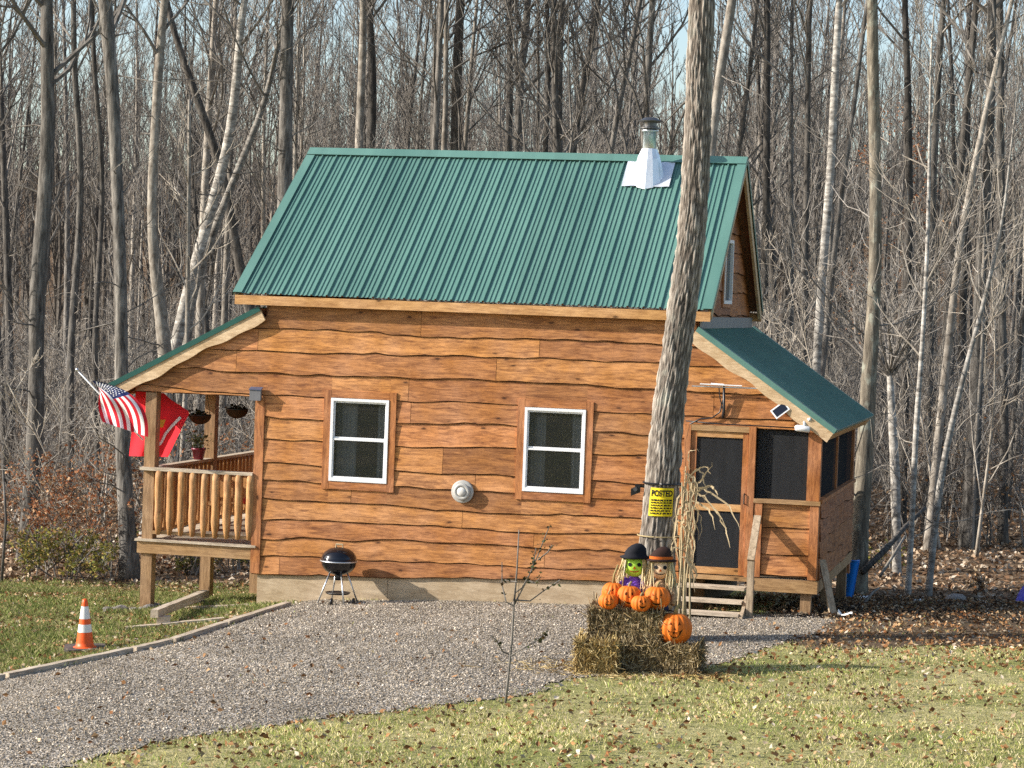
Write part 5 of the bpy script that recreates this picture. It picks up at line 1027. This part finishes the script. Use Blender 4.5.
# ---- trees one can tell apart: (label, path of (px, py, width px), depth, bark, tree height, start of crown, dead twigs, group)
HERO = [
 ('tall straight grey trunk standing beyond the brown-leaved brush at the lawn edge', [(31, 560, 19), (40, 380, 16), (46, 200, 15), (51, 0, 12.5)], 49, BARK_GREY, 19, .45, 14),
 ('tall grey trunk just behind the two flags, running up past the porch roof', [(133, 585, 18), (126, 400, 14), (122, 300, 12.5), (120, 200, 12), (118, 110, 12), (110, 0, 15)], 46, BARK_GREY, 19, .5, 16),
 ('sunlit pale trunk between the flag tree and the forked birch clump', [(165, 380, 15), (156, 310, 14), (152, 250, 10.5), (156, 160, 9.5), (161, 60, 9), (166, 0, 8)], 51, BARK_PALE, 19, .5, 10),
 ('curving white-barked stem of the forked clump, dark fork near its top', [(170, 385, 12), (184, 300, 11.5), (208, 205, 11), (228, 135, 9.5), (240, 75, 8.5), (244, 30, 7.5), (249, 0, 7)], 52, BARK_BIRCH, 17, .6, 9),
 ('slimmer white-barked stem leaning away from the forked clump over the roof edge', [(178, 385, 9), (192, 285, 8.5), (222, 205, 8), (244, 150, 7), (262, 110, 6), (274, 60, 5), (283, 15, 4.5)], 52.3, BARK_BIRCH, 15, .6, 8),
 ('dark trunk leaning back behind the white-barked clump', [(240, 260, 10), (222, 165, 9), (200, 95, 7.5), (180, 40, 6.5), (168, 0, 6)], 62, BARK_DARK, 20, .6, 6),
 ('straight dark grey trunk rising just beside the high west end of the roof', [(281, 260, 15), (283, 150, 14), (287, 50, 13), (289, 0, 12.5)], 52, BARK_GREY, 20, .55, 10),
 ('dead pale short snag between the flag tree and the sunlit trunk', [(186, 340, 5), (189, 240, 4.5), (191, 170, 4), (191, 100, 3)], 51, BARK_PALE, 9.2, .5, 2),
 ('slender dark trunk close beside the tall straight trunk, on its cabin side', [(74, 330, 7.5), (77, 150, 6.5), (76, 0, 5.5)], 60, BARK_GREY, 20, .5, 8),
 ('thin dark trunk midway between the tall straight trunk and the flag tree', [(99, 330, 5.5), (98, 130, 5), (96, 0, 4.5)], 60, BARK_DARK, 19, .5, 6),
 ('paler of two close trunks above the west third of the roof ridge', [(358, 200, 9), (359, 90, 8), (361, 0, 7)], 58, BARK_PALE, 20, .55, 8),
 ('darker of two close trunks above the west third of the roof ridge', [(374, 200, 10), (372, 80, 8.5), (368, 0, 7)], 62, BARK_DARK, 21, .55, 8),
 ('bent grey trunk first of three above the middle of the ridge', [(432, 200, 8), (434, 110, 7.5), (438, 50, 7), (442, 0, 6)], 60, BARK_GREY, 20, .5, 8),
 ('thickest dark trunk above the middle of the ridge', [(452, 200, 11), (455, 90, 10), (460, 0, 9)], 60, BARK_DARK, 21, .55, 8),
 ('thin sunlit trunk crowded against the thickest trunk above the ridge', [(444, 200, 6), (449, 90, 5), (449, 0, 4.5)], 57, BARK_PALE, 18, .5, 6),
 ('straight grey trunk of the crossing pair above the ridge', [(506, 200, 7.5), (508, 90, 7), (507, 0, 6.5)], 61, BARK_GREY, 20, .5, 8),
 ('leaning grey trunk of the crossing pair above the ridge', [(513, 200, 8.5), (519, 80, 8), (527, 0, 7)], 63, BARK_GREY, 20, .5, 8),
 ('thin dark trunk alone beyond the crossing pair above the ridge', [(545, 200, 6), (547, 60, 5), (546, 0, 4.5)], 64, BARK_DARK, 20, .5, 8),
 ('grey trunk forking low beside a thin dark one above the ridge', [(556, 200, 8), (558, 90, 7), (562, 0, 6)], 60, BARK_GREY, 20, .4, 10),
 ('dark trunk leaning strongly toward the chimney', [(568, 200, 8), (580, 90, 7), (598, 0, 6)], 62, BARK_DARK, 20, .5, 8),
 ('slim grey trunk leaning beside the chimney cap', [(606, 200, 6), (622, 90, 5.5), (641, 0, 5)], 58, BARK_GREY, 19, .5, 8),
 ('smooth pale trunk curving up just behind the sign tree', [(704, 260, 8), (710, 170, 9), (718, 90, 9), (727, 40, 9.5), (735, 0, 10)], 50, BARK_PALE, 18, .6, 6),
 ('dark trunk behind the roof gable with a pale one beside it', [(764, 330, 8), (765, 130, 7), (766, 0, 6.5)], 58, BARK_DARK, 20, .5, 10),
 ('slim dark trunk against the patch of open sky beyond the gable', [(804, 330, 6.5), (806, 150, 6), (809, 0, 5.5)], 56, BARK_DARK, 20, .45, 10),
 ('white-barked lower trunk turning dark above, beyond the gable', [(816, 420, 9), (818, 340, 9), (825, 240, 8.5), (831, 180, 8.5), (834, 100, 8), (838, 0, 7)], 50, BARK_BIRCH, 20, .5, 10),
 ('slender leaning trunk crossing behind the white-barked one beyond the gable', [(826, 330, 6), (836, 240, 5.5), (845, 170, 5.5), (854, 110, 5), (865, 20, 4.5)], 53, BARK_GREY, 18, .5, 8),
 ('thick lichen-spotted trunk directly behind the screened porch', [(859, 590, 19), (863, 510, 17.5), (866, 440, 17), (870, 360, 15), (874, 270, 13), (874, 170, 12), (871, 80, 11.5), (871, 0, 11)], 41, BARK_LICHEN, 19, .5, 12),
 ('slim upright white birch rooted at the edge of the dark dirt', [(908, 590, 6), (913, 520, 5.5), (918, 430, 6), (923, 350, 4.5), (927, 250, 4), (929, 150, 3.2), (931, 50, 2.6)], 40.6, BARK_BIRCH, 11, .35, 4),
 ('leaning white birch rooted at the edge of the dark dirt', [(929, 588, 6.5), (937, 510, 7), (945, 460, 6.5), (955, 415, 6), (966, 370, 5), (985, 300, 4.2), (999, 240, 3.5)], 40.9, BARK_BIRCH, 10, .4, 3),
 ('stout grey trunk rooted in the leaf litter behind the leaning birch', [(967, 528, 17), (972, 450, 14.5), (978, 340, 12), (985, 200, 11), (990, 100, 10), (993, 0, 9)], 51, BARK_GREY, 20, .5, 10),
 ('thin pale sapling trunk standing close against the stout grey trunk', [(972, 530, 4), (977, 430, 3.5), (983, 350, 3.2), (984, 240, 3)], 50.5, BARK_PALE, 10, .4, 4),
 ('long straight grey trunk near the end of the visible woods', [(1003, 420, 9), (1002, 250, 8.5), (1000, 100, 8), (999, 0, 7.5)], 52, BARK_GREY, 20, .5, 10),
 ('sunlit trunk leaning away in the trio over the leaf slope', [(950, 340, 8), (960, 250, 7), (975, 170, 6.5), (998, 60, 5), (1012, 0, 4.5)], 50, BARK_PALE, 17, .5, 10),
 ('dark trunk in the middle of the trio over the leaf slope', [(946, 340, 8.5), (955, 220, 8), (964, 130, 7.5), (976, 0, 6.5)], 53, BARK_DARK, 20, .5, 10),
 ('double-stemmed dark trunk beyond the slim upright birch', [(906, 340, 9), (910, 180, 8.5), (908, 80, 7), (905, 0, 6)], 56, BARK_DARK, 20, .5, 10),
 ('grey trunk half hidden behind the slim upright birch', [(930, 330, 7.5), (933, 160, 7), (940, 60, 6.5), (946, 0, 6)], 54, BARK_GREY, 20, .5, 10),
 ('broken pale snag with peeling bark behind the thick lichen-spotted trunk', [(897, 550, 9), (896, 470, 10), (892, 410, 8), (889, 360, 5)], 45, BARK_BIRCH, 3.9, .9, 1),
]
HR = np.random.default_rng(77)
for i, (label, path, dep, bk, H, st_, dead) in enumerate(HERO):
    C, Rn = hero_trunk(path, dep, smooth_n=34, H=H, seed=i + 1)
    t = thing('tree', (C[0][0], C[0][1], gz1(C[0][0], C[0][1])), label, 'tree'); O = np.array(t.location)
    a_ = np.arange(14) / 14; dsp = (vnoise(a_[None] * 14 + i * 9, np.arange(len(C))[:, None] * .8) - .5) * .10 * Rn[:, None]
    m = MB(); m.tube(C - O, Rn, 14, disp=dsp); m.build('trunk', bk, t, True)
    thin = Rn[2] < .07
    out = crown(C - O, Rn, HR, st_, 14 if thin else 22, 2.2 if thin else 4.2, 2 if thin else 3, dead=dead)
    branches_mb(out).build('branches', TWIG_PALE if bk in (BARK_BIRCH, BARK_PALE) and thin else TWIG, t)
# branches of the big tree high above the picture, a dead stub toward the chimney
out = crown(BIGC - O * 0 - np.array(big.location), BIGR, HR, .72, 20, 5.0, 3, dead=0)
bp, br = big_at(7.33 + .05); e_ = on_y(664, 124, bp[1]); L0 = np.array(big.location)
out.append((np.array([bp - L0, (bp + e_) / 2 - L0 + (0, 0, .02), e_ - L0]), np.array([.022, .015, .008]), 0))
branches_mb(out).build('branches', TWIG, big)

# ---- the rest of the wood: one tree of each kind, then copies
PR = np.random.default_rng(5)
KINDS = [('bare grey-barked forest tree standing deep in the woods', BARK_GREY, TWIG, 'bare grey trees deep in the woods'), ('dark-barked bare forest tree standing deep in the woods', BARK_DARK, TWIG, 'bare dark trees deep in the woods'), ('pale-barked bare forest tree standing deep in the woods', BARK_PALE, TWIG, 'bare pale trees deep in the woods')]
KLAB = {'bare grey trees deep in the woods': 'bare grey tree', 'bare dark trees deep in the woods': 'bare dark tree', 'bare pale trees deep in the woods': 'bare pale tree', 'pale leafless understory saplings': 'pale leafless sapling', 'brown leafless understory saplings': 'brown leafless sapling'}
protos = []
for k in range(9):
    lab, bk, tw, grp = KINDS[k % 3]; H = PR.uniform(17, 23); r = PR.uniform(.075, .15); C, Rn = straight_trunk(H, r, PR)
    t = thing('tree', (0, 0, 0), lab, 'tree', grp); m = MB(); m.tube(C, Rn, 9); m.build('trunk', bk, t, True)
    branches_mb(crown(C, Rn, PR, PR.uniform(.30, .48), 22, 4.4, 3, (7, 5), 9, rmin=.008, ang0=(.35, .8), up=.22)).build('branches', tw, t); protos.append(t)
def sapling_proto(H, r, kind, seed):
    R = np.random.default_rng(seed); bk = TWIG_PALE if kind else TWIG
    lab = 'pale thin leafless sapling filling the understory of the woods' if kind else 'brownish thin leafless sapling filling the understory of the woods'
    t = thing('sapling', (0, 0, 0), lab, 'sapling', 'pale leafless understory saplings' if kind else 'brown leafless understory saplings')
    ns = R.integers(1, 3); mt = MB(); out = []
    for s in range(ns):
        C, Rn = straight_trunk(H * R.uniform(.8, 1), r, R, 12, .3); C[:, :2] += C[:, 2:] * R.normal(size=2) * .09; mt.tube(C, Rn, 5); out += crown(C, Rn, R, .14, 17, H * .36, 3, (5, 3), 0, rmin=.0062, up=.12, ang0=(.5, 1.15))
    mt.build('stem', bk, t, True); branches_mb(out).build('twig_spray', bk, t); return t
sprotos = [sapling_proto(PR.uniform(4.0, 8.5), PR.uniform(.022, .04), k % 2, 100 + k) for k in range(8)]
fwd = nrm(RC @ np.array((0, 0, -1.0)))[:2]; fwd = fwd / np.linalg.norm(fwd); rgt = np.array((fwd[1], -fwd[0]))
def sample(n, d0, d1, mind, taken, power=1.0, wid=.25):
    pts = []; tries = 0
    while len(pts) < n and tries < 40000:
        tries += 1; d = (d0 ** (power + 1) + (d1 ** (power + 1) - d0 ** (power + 1)) * PR.random()) ** (1 / (power + 1)); s = PR.uniform(-wid, wid) * d
        p = CAM[:2] + fwd * d + rgt * s
        if p[1] < wood_edge(p[0]) + .7 or (-3.5 < p[0] < 10.5 and p[1] < 9): continue
        if any((p[0] - q[0]) ** 2 + (p[1] - q[1]) ** 2 < mind ** 2 for q in taken): continue
        taken.append(p); pts.append(p)
    return pts
taken = []
WHERE = [(30, 'past the tall straight trunk at the lawn edge'), (100, 'behind the tall straight trunk at the lawn edge'), (150, 'behind the two flags'), (200, 'behind the white-barked forked clump'), (250, 'above the open porch roof'), (310, 'beside the high west end of the roof'), (360, 'behind the west end of the roof ridge'), (420, 'behind the west half of the roof ridge'), (480, 'behind the middle of the roof ridge'), (540, 'behind the crossing pair above the ridge'), (600, 'behind the roof ridge short of the chimney'), (650, 'behind the chimney'), (720, 'behind the thick tree with the sign'), (770, 'behind the roof gable'), (815, 'just beyond the roof gable'), (850, 'above the screened porch roof'), (890, 'behind the thick lichen-spotted trunk'), (920, 'behind the slim upright birch'), (955, 'behind the leaning birch'), (990, 'behind the stout grey trunk'), (1025, 'past the stout grey trunk')]
def where(p):
    v = (np.array((p[0], p[1], 3.0)) - CAM) @ RC; px = 512 + F * v[0] / -v[2]; d = -v[2]
    return next((w for e, w in WHERE if px < e), 'outside the view past the stout grey trunk'), ('close by' if d < 66 else 'farther back' if d < 95 else 'deep in the woods')
def place(protos, pts, sc=(.85, 1.15), used=set()):
    for i, p in enumerate(pts):
        k = int(PR.integers(len(protos))) if i >= len(protos) else i
        o = protos[k] if k not in used and protos[k].name not in used else copy_tree(protos[k]); used.add(protos[k].name)
        s = PR.uniform(*sc); o.location = (p[0], p[1], gz1(p[0], p[1]) - .03); o.rotation_euler = (PR.normal() * .03, PR.normal() * .03, PR.uniform(0, 6.28)); o.scale = (s, s, s)
        w_, d_ = where(p); o['label'] = KLAB[o['group']] + ' ' + d_ + ', ' + w_
place(protos, sample(172, 56, 150, 1.6, taken, .55), used=set())
place(sprotos, sample(120, 44, 95, 1.0, taken, .35), (.7, 1.2), used=set())
# ---- far-off wood that reads as one mass
far = MB(); FPR = []
for k in range(6):
    H = PR.uniform(15, 21); C, Rn = straight_trunk(H, PR.uniform(.11, .2), PR, 9); out = crown(C, Rn, PR, .2, 16, 4.4, 2, (7, 4), 0, rmin=.016, ang0=(.35, .8), up=.22)
    mm = MB(); mm.tube(C, Rn, 5, caps=False)
    for P, r, lv in out: mm.tube(P, r, 3, caps=False)
    FPR.append(mm.arrays())
for p in sample(480, 115, 300, 1.3, [], .7, .27):
    V, Q, T = FPR[int(PR.integers(6))]; a = PR.uniform(0, 6.28); s = PR.uniform(.8, 1.15); c, sn = math.cos(a), math.sin(a)
    far.add(V @ np.array([[c, sn, 0], [-sn, c, 0], [0, 0, 1]]) * s + (p[0], p[1], gz1(p[0], p[1])), Q)
tag(far.build('far_woods', TWIG_FAR), 'mass of bare trees far back on the rise', 'woods', kind='stuff')
# low brush under the far trees
br_ = MB(); BP = []
for k in range(5):
    out = []; R = np.random.default_rng(300 + k)
    for s in range(7): branch(out, np.array((R.normal() * .35, R.normal() * .35, 0)), nrm(np.array((R.normal() * .35, R.normal() * .35, 1))), R.uniform(1.5, 3.6), .014, 0, R, 2, .08, (7, 4), .14, rmin=.007)
    mm = MB()
    for P, r, lv in out: mm.tube(P, r, 3, caps=False)
    BP.append(mm.arrays())
for p in sample(430, 50, 170, .8, [], .3, .25):
    V, Q, T = BP[int(PR.integers(5))]; a = PR.uniform(0, 6.28); s = PR.uniform(.7, 1.5); c, sn = math.cos(a), math.sin(a)
    br_.add(V @ np.array([[c, sn, 0], [-sn, c, 0], [0, 0, 1]]) * s + (p[0], p[1], gz1(p[0], p[1])), Q)
tag(br_.build('undergrowth', TWIG), 'tangle of bare brush covering the woodland floor', 'undergrowth', kind='stuff')

# ---- leafy shrubs at the lawn edge
def shrub(px, py, dep, H, wdt, leafmat, n, label, grp, seed, nm='shrub', stem=TWIG):
    R = np.random.default_rng(seed); p = at_depth(px, py, dep); t = thing(nm, (p[0], p[1], gz1(p[0], p[1])), label, nm.replace('_', ' '), grp); out = []
    for s in range(6): branch(out, np.array((R.normal() * wdt * .12, R.normal() * wdt * .12, -.03)), nrm(np.array((R.normal() * .45 * wdt, R.normal() * .45 * wdt, 1))), H * R.uniform(.6, 1), .016, 0, R, 2, .05, (7, 4), .15)
    branches_mb(out).build('stem', stem, t)
    tips = np.vstack([P[1:] for P, r, lv in out if lv > 0]); q = tips[R.integers(0, len(tips), n)] + R.normal(size=(n, 3)) * .05
    m = MB(); m.leaves(q, R.uniform(.05, .10, n), .15); m.build('foliage', leafmat, t)
SH = [(78, 560, 46.8, 2.6, .9, LEAF_RUSSET, 1100, 'tall russet-leaved shrub between the tall straight trunk and the flags'), (112, 565, 46.2, 2.2, .9, LEAF_RUSSET, 950, 'bushy russet-leaved shrub under the striped flag'), (52, 565, 47.0, 2.0, .9, LEAF_RUSSET, 600, 'sparse russet-leaved shrub at the foot of the tall straight trunk'),
      (40, 572, 45.5, 1.0, 1.3, LEAF_YELLOW, 650, 'low yellow-green shrub at the lawn edge under the tall straight trunk'), (70, 572, 45.3, 1.15, 1.4, LEAF_YELLOW, 520, 'yellow-green shrub below the tall russet-leaved one'), (100, 570, 45.4, 1.0, 1.3, LEAF_YELLOW, 650, 'yellow-green shrub at the lawn edge next to the flag tree'), (182, 575, 47.0, .8, 1.3, LEAF_YELLOW, 380, 'yellow-green shrub seen under the porch deck'),
      (240, 560, 47.1, .8, 1.2, LEAF_YELLOW, 260, 'yellow-green shrub behind the cabin foundation corner'), (190, 560, 46.5, 3.4, .9, LEAF_RUSSET, 420, 'russet-leaved shrub behind the side porch railing'), (232, 560, 47.5, 3.2, .9, LEAF_RUSSET, 300, 'russet-leaved shrub behind the hanging baskets'),
      (952, 520, 53.5, 3.0, .9, LEAF_BROWN, 240, 'beech shrub holding tan leaves behind the stout grey trunk'), (995, 510, 51.5, 2.8, 1.0, LEAF_BROWN, 220, 'beech shrub holding tan leaves at the end of the visible woods'), (880, 560, 46.1, .7, 1.3, LEAF_YELLOW, 160, 'low green shrub behind the dark slanting pole'), (980, 592, 41.8, .35, 1.2, LEAF_BROWN, 120, 'low dry shrub by the tarp')]
for i, a in enumerate(SH): shrub(*a[:7], a[7], None, 500 + i)
# russet leaves held by a far tree
p = CAM + ray(880, 330) * 70; tr = thing('tree', (p[0], p[1], gz1(p[0], p[1])), 'bare tree still holding a haze of russet leaves behind the lichen-spotted trunk', 'tree'); C, Rn = straight_trunk(10, .1, PR); m = MB(); m.tube(C, Rn, 8); m.build('trunk', BARK_GREY, tr, True); out = crown(C, Rn, PR, .3, 22, 3.2, 3, (6, 4), 2); branches_mb(out).build('branches', TWIG, tr)
tips = np.vstack([P[1:] for P, r, lv in out if lv > 0]); q = tips[PR.integers(0, len(tips), 900)]; m = MB(); m.leaves(q + PR.normal(size=q.shape) * .06, .09, .1); m.build('foliage', LEAF_RUSSET, tr)
# ---- young tree on the grass edge in front of the cabin
sx = on_y(505, 706, -8.82); yt = thing('young_tree', (sx[0], sx[1], gz1(sx[0], sx[1])), 'spindly young tree with a few shrivelled dark leaves on the grass edge before the cabin', 'young tree'); yo = np.array(yt.location); Y = lambda a, b, dy=0: on_y(a, b, -8.82 + dy) - yo
m = MB(); m.tube([Y(505, 709), Y(508, 680), Y(512, 640), (Y(514, 605)), Y(517, 570), Y(519, 530)], [.015, .014, .0125, .011, .009, .006], 7); m.build('stem', TWIG, yt, True)
tw = [[(514, 605), (527, 580), (538, 555), (549, 527)], [(516, 592), (522, 588), (532, 570), (536, 548)], [(514, 606), (506, 602), (502, 585), (502, 562)], [(513, 600), (530, 601), (545, 590), (560, 580)], [(511, 655), (503, 652), (496, 640), (490, 635)], [(511, 656), (524, 648), (538, 640), (548, 630)], [(517, 582), (510, 581), (505, 580)], [(527, 580), (535, 583), (541, 577)], [(538, 560), (548, 552), (552, 545)]]
m = MB(); LP = []
for i, q in enumerate(tw):
    P = np.array([Y(a, b, .10 * math.sin(i * 2 + j)) for j, (a, b) in enumerate(q)]); m.tube(P, np.linspace(.009, .005, len(P)), 5)
    for j in range(24 if i in (0, 1, 5) else 8): f = rng.uniform(.45, 1); k_ = f * (len(P) - 1); a_ = min(int(k_), len(P) - 2); LP.append(P[a_] + (P[a_ + 1] - P[a_]) * (k_ - a_) + rng.normal(size=3) * .022)
m.build('twig', TWIG, yt); m = MB(); m.leaves(np.array(LP), rng.uniform(.025, .06, len(LP)), .15); m.build('foliage', LEAF_DARK, yt)

# ================================================================== GROUND COVER
GR = np.random.default_rng(9)
def pts_in(n, x0, x1, y0, y1, f):
    x = GR.uniform(x0, x1, n); y = GR.uniform(y0, y1, n); k = f(x, y); return x[k], y[k]
def ground_pts(x, y, lift): return np.stack([x, y, gz(x, y) + lift], 1)
def in_view(x, y, mg=.04):
    v = (np.stack([x, y, gz(x, y)], 1) - CAM) @ RC; px = v[:, 0] / -v[:, 2]; py = v[:, 1] / -v[:, 2]; return (abs(px) < .209 + mg) & (py > -.157 - mg) & (v[:, 2] < 0)
def gravel_d(x, y): return m_gravel(x + GR.normal(size=len(x)) * .13, y + GR.normal(size=len(x)) * .13 * (y < -.6))
x, y = pts_in(150000, -3.5, 9, -14.5, 0, lambda x, y: gravel_d(x, y) & in_view(x, y, .02)); n = len(x)
r = GR.uniform(.005, .0135, n) * np.where(GR.random(n) < .05, 1.6, 1); m = MB()
O8 = np.array([(1, 0, 0), (0, 1, 0), (-1, 0, 0), (0, -1, 0), (0, 0, 1), (0, 0, -1)], float)
V = O8[None] * (1 + GR.normal(size=(n, 6, 1)) * .25) * r[:, None, None] * np.array((1, 1, .7)) ; a = GR.random(n) * 6.28; c, s = np.cos(a), np.sin(a); tl = GR.normal(size=(n, 1)) * .5
X_ = V[..., 0] * c[:, None] - V[..., 1] * s[:, None]; Y_ = V[..., 0] * s[:, None] + V[..., 1] * c[:, None]; Z_ = V[..., 2] + tl * V[..., 0]
V = np.stack([X_, Y_, Z_], -1) + ground_pts(x, y, .016)[:, None]; T8 = np.array([(0, 1, 4), (1, 2, 4), (2, 3, 4), (3, 0, 4), (1, 0, 5), (2, 1, 5), (3, 2, 5), (0, 3, 5)])
m.add(V.reshape(-1, 3), T=(np.arange(n)[:, None, None] * 6 + T8[None]).reshape(-1, 3)); tag(m.build('gravel', STONE), 'loose grey stones of the gravel driveway', 'gravel', kind='stuff')
def blades(x, y, hmin, hmax, w, mat, name, label):
    n = len(x); P = ground_pts(x, y, -.005); a = GR.random(n) * 6.28; h = GR.uniform(hmin, hmax, n) * (.55 + .9 * vnoise(x * 1.7, y * 1.7)); d = np.stack([np.cos(a), np.sin(a), 0 * a], 1); b = GR.random(n) * 6.28; ln = np.stack([np.cos(b), np.sin(b), 0 * b], 1) * (h * GR.uniform(.15, .9, n))[:, None]
    V = np.stack([P - d * w, P + d * w, P + ln * .35 + d * w * .6 + np.stack([0 * h, 0 * h, h * .6], 1), P + ln + np.stack([0 * h, 0 * h, h], 1)], 1).reshape(-1, 3); o = np.arange(n)[:, None] * 4; m = MB(); m.add(V, T=np.concatenate([o + np.array([[0, 1, 2]]), o + np.array([[0, 2, 3]])])); return tag(m.build(name, mat), label, 'grass', kind='stuff')
dens = lambda x, y: GR.random(len(x)) < np.clip((fbm(x * 1.1, y * 1.1) - .33) * 5.5, .10, 1) * np.clip((fbm(x * 4 + 9, y * 4) - .28) * 5, .25, 1)
front = lambda x, y: (~m_gravel(x + GR.normal(size=len(x)) * .12, y + GR.normal(size=len(x)) * .12) | (GR.random(len(x)) < .006)) & in_view(x, y) & (x > 0) & dens(x, y) & (y < wood_edge(x)) & ~((x > 6.2) & (y > -2.6) & (GR.random(len(x)) < .6)) & ~(m_dirt(x, y) & (GR.random(len(x)) < .86)) & ~((x > 5.9) & (y > -5.2) & (GR.random(len(x)) < .35))
x, y = pts_in(640000, 0, 15, -14, 7, lambda x, y: front(x, y)); blades(x, y, .022, .055, .0045, GRASS_SUN, 'grass', 'thin sun-bleached lawn grass in front of the gravel')
left = lambda x, y: (~m_gravel(x + GR.normal(size=len(x)) * .05, y)) & in_view(x, y) & (x < .7) & (y < wood_edge(x) + 1.0) & (GR.random(len(x)) < np.clip((wood_edge(x) + 1 - y) / 2.2, 0, 1)) & (dens(x, y) | (GR.random(len(x)) < .3))
x, y = pts_in(340000, -8, .7, -12, 9, left); blades(x, y, .035, .09, .0045, GRASS_GREEN, 'grass', 'greener lawn grass round the traffic cone and the porch')
# fallen leaves: on the lawn, on the leaf litter, along the gravel
x, y = pts_in(80000, -8, 15, -14, 9, lambda x, y: in_view(x, y) & (y < wood_edge(x) + .4) & ~((x > 0) & (x < 6.3) & (y > -.1)) & (GR.random(len(x)) < np.where(m_gravel(x, y), .035, np.clip(.26 + 1.2 * (fbm(x * .8 + 7, y * .8) - .35) + .6 * m_dirt(x, y) + .3 * ((x > 6.3) & (y > -5)) + .3 * (y > 2) + .6 * (y > wood_edge(x) - 1.6) + .22 * (x < .6), .08, 1))))
m = MB(); m.leaves(ground_pts(x, y, .035), GR.uniform(.025, .085, len(x)), .45); tag(m.build('fallen_leaves', LEAF_BROWN), 'dry fallen leaves scattered over the lawn', 'leaves', kind='stuff')
x, y = pts_in(70000, -22, 26, 6, 44, lambda x, y: in_view(x, y, .03) & m_wood(x, y) & (GR.random(len(x)) < np.clip(1.3 - (y - 6) / 38, .1, 1)))
m = MB(); m.leaves(ground_pts(x, y, .05), GR.uniform(.06, .14, len(x)), .5); tag(m.build('leaf_litter', LEAF_WOODS), 'thick brown leaf litter under the trees', 'leaves', kind='stuff')
# dark chips and twigs on the bare dirt
x, y = pts_in(11000, 7.5, 12, -.8, 7, lambda x, y: m_dirt(x, y) & (y > -.5)); n = len(x); P = ground_pts(x, y, .02); a = GR.random(n) * 6.28; D = np.stack([np.cos(a), np.sin(a), GR.normal(size=n) * .4], 1) * GR.uniform(.015, .07, n)[:, None]
m = MB(); m.sticks(P - D, P + D, GR.uniform(.004, .012, n)); tag(m.build('bark_chips', scattered('bark_chip', [(0, (.03, .022, .016, 1)), (.5, (.07, .05, .034, 1)), (.85, (.2, .16, .11, 1))])), 'dark bark chips and twigs on the bare dirt', 'bark chips', kind='stuff')
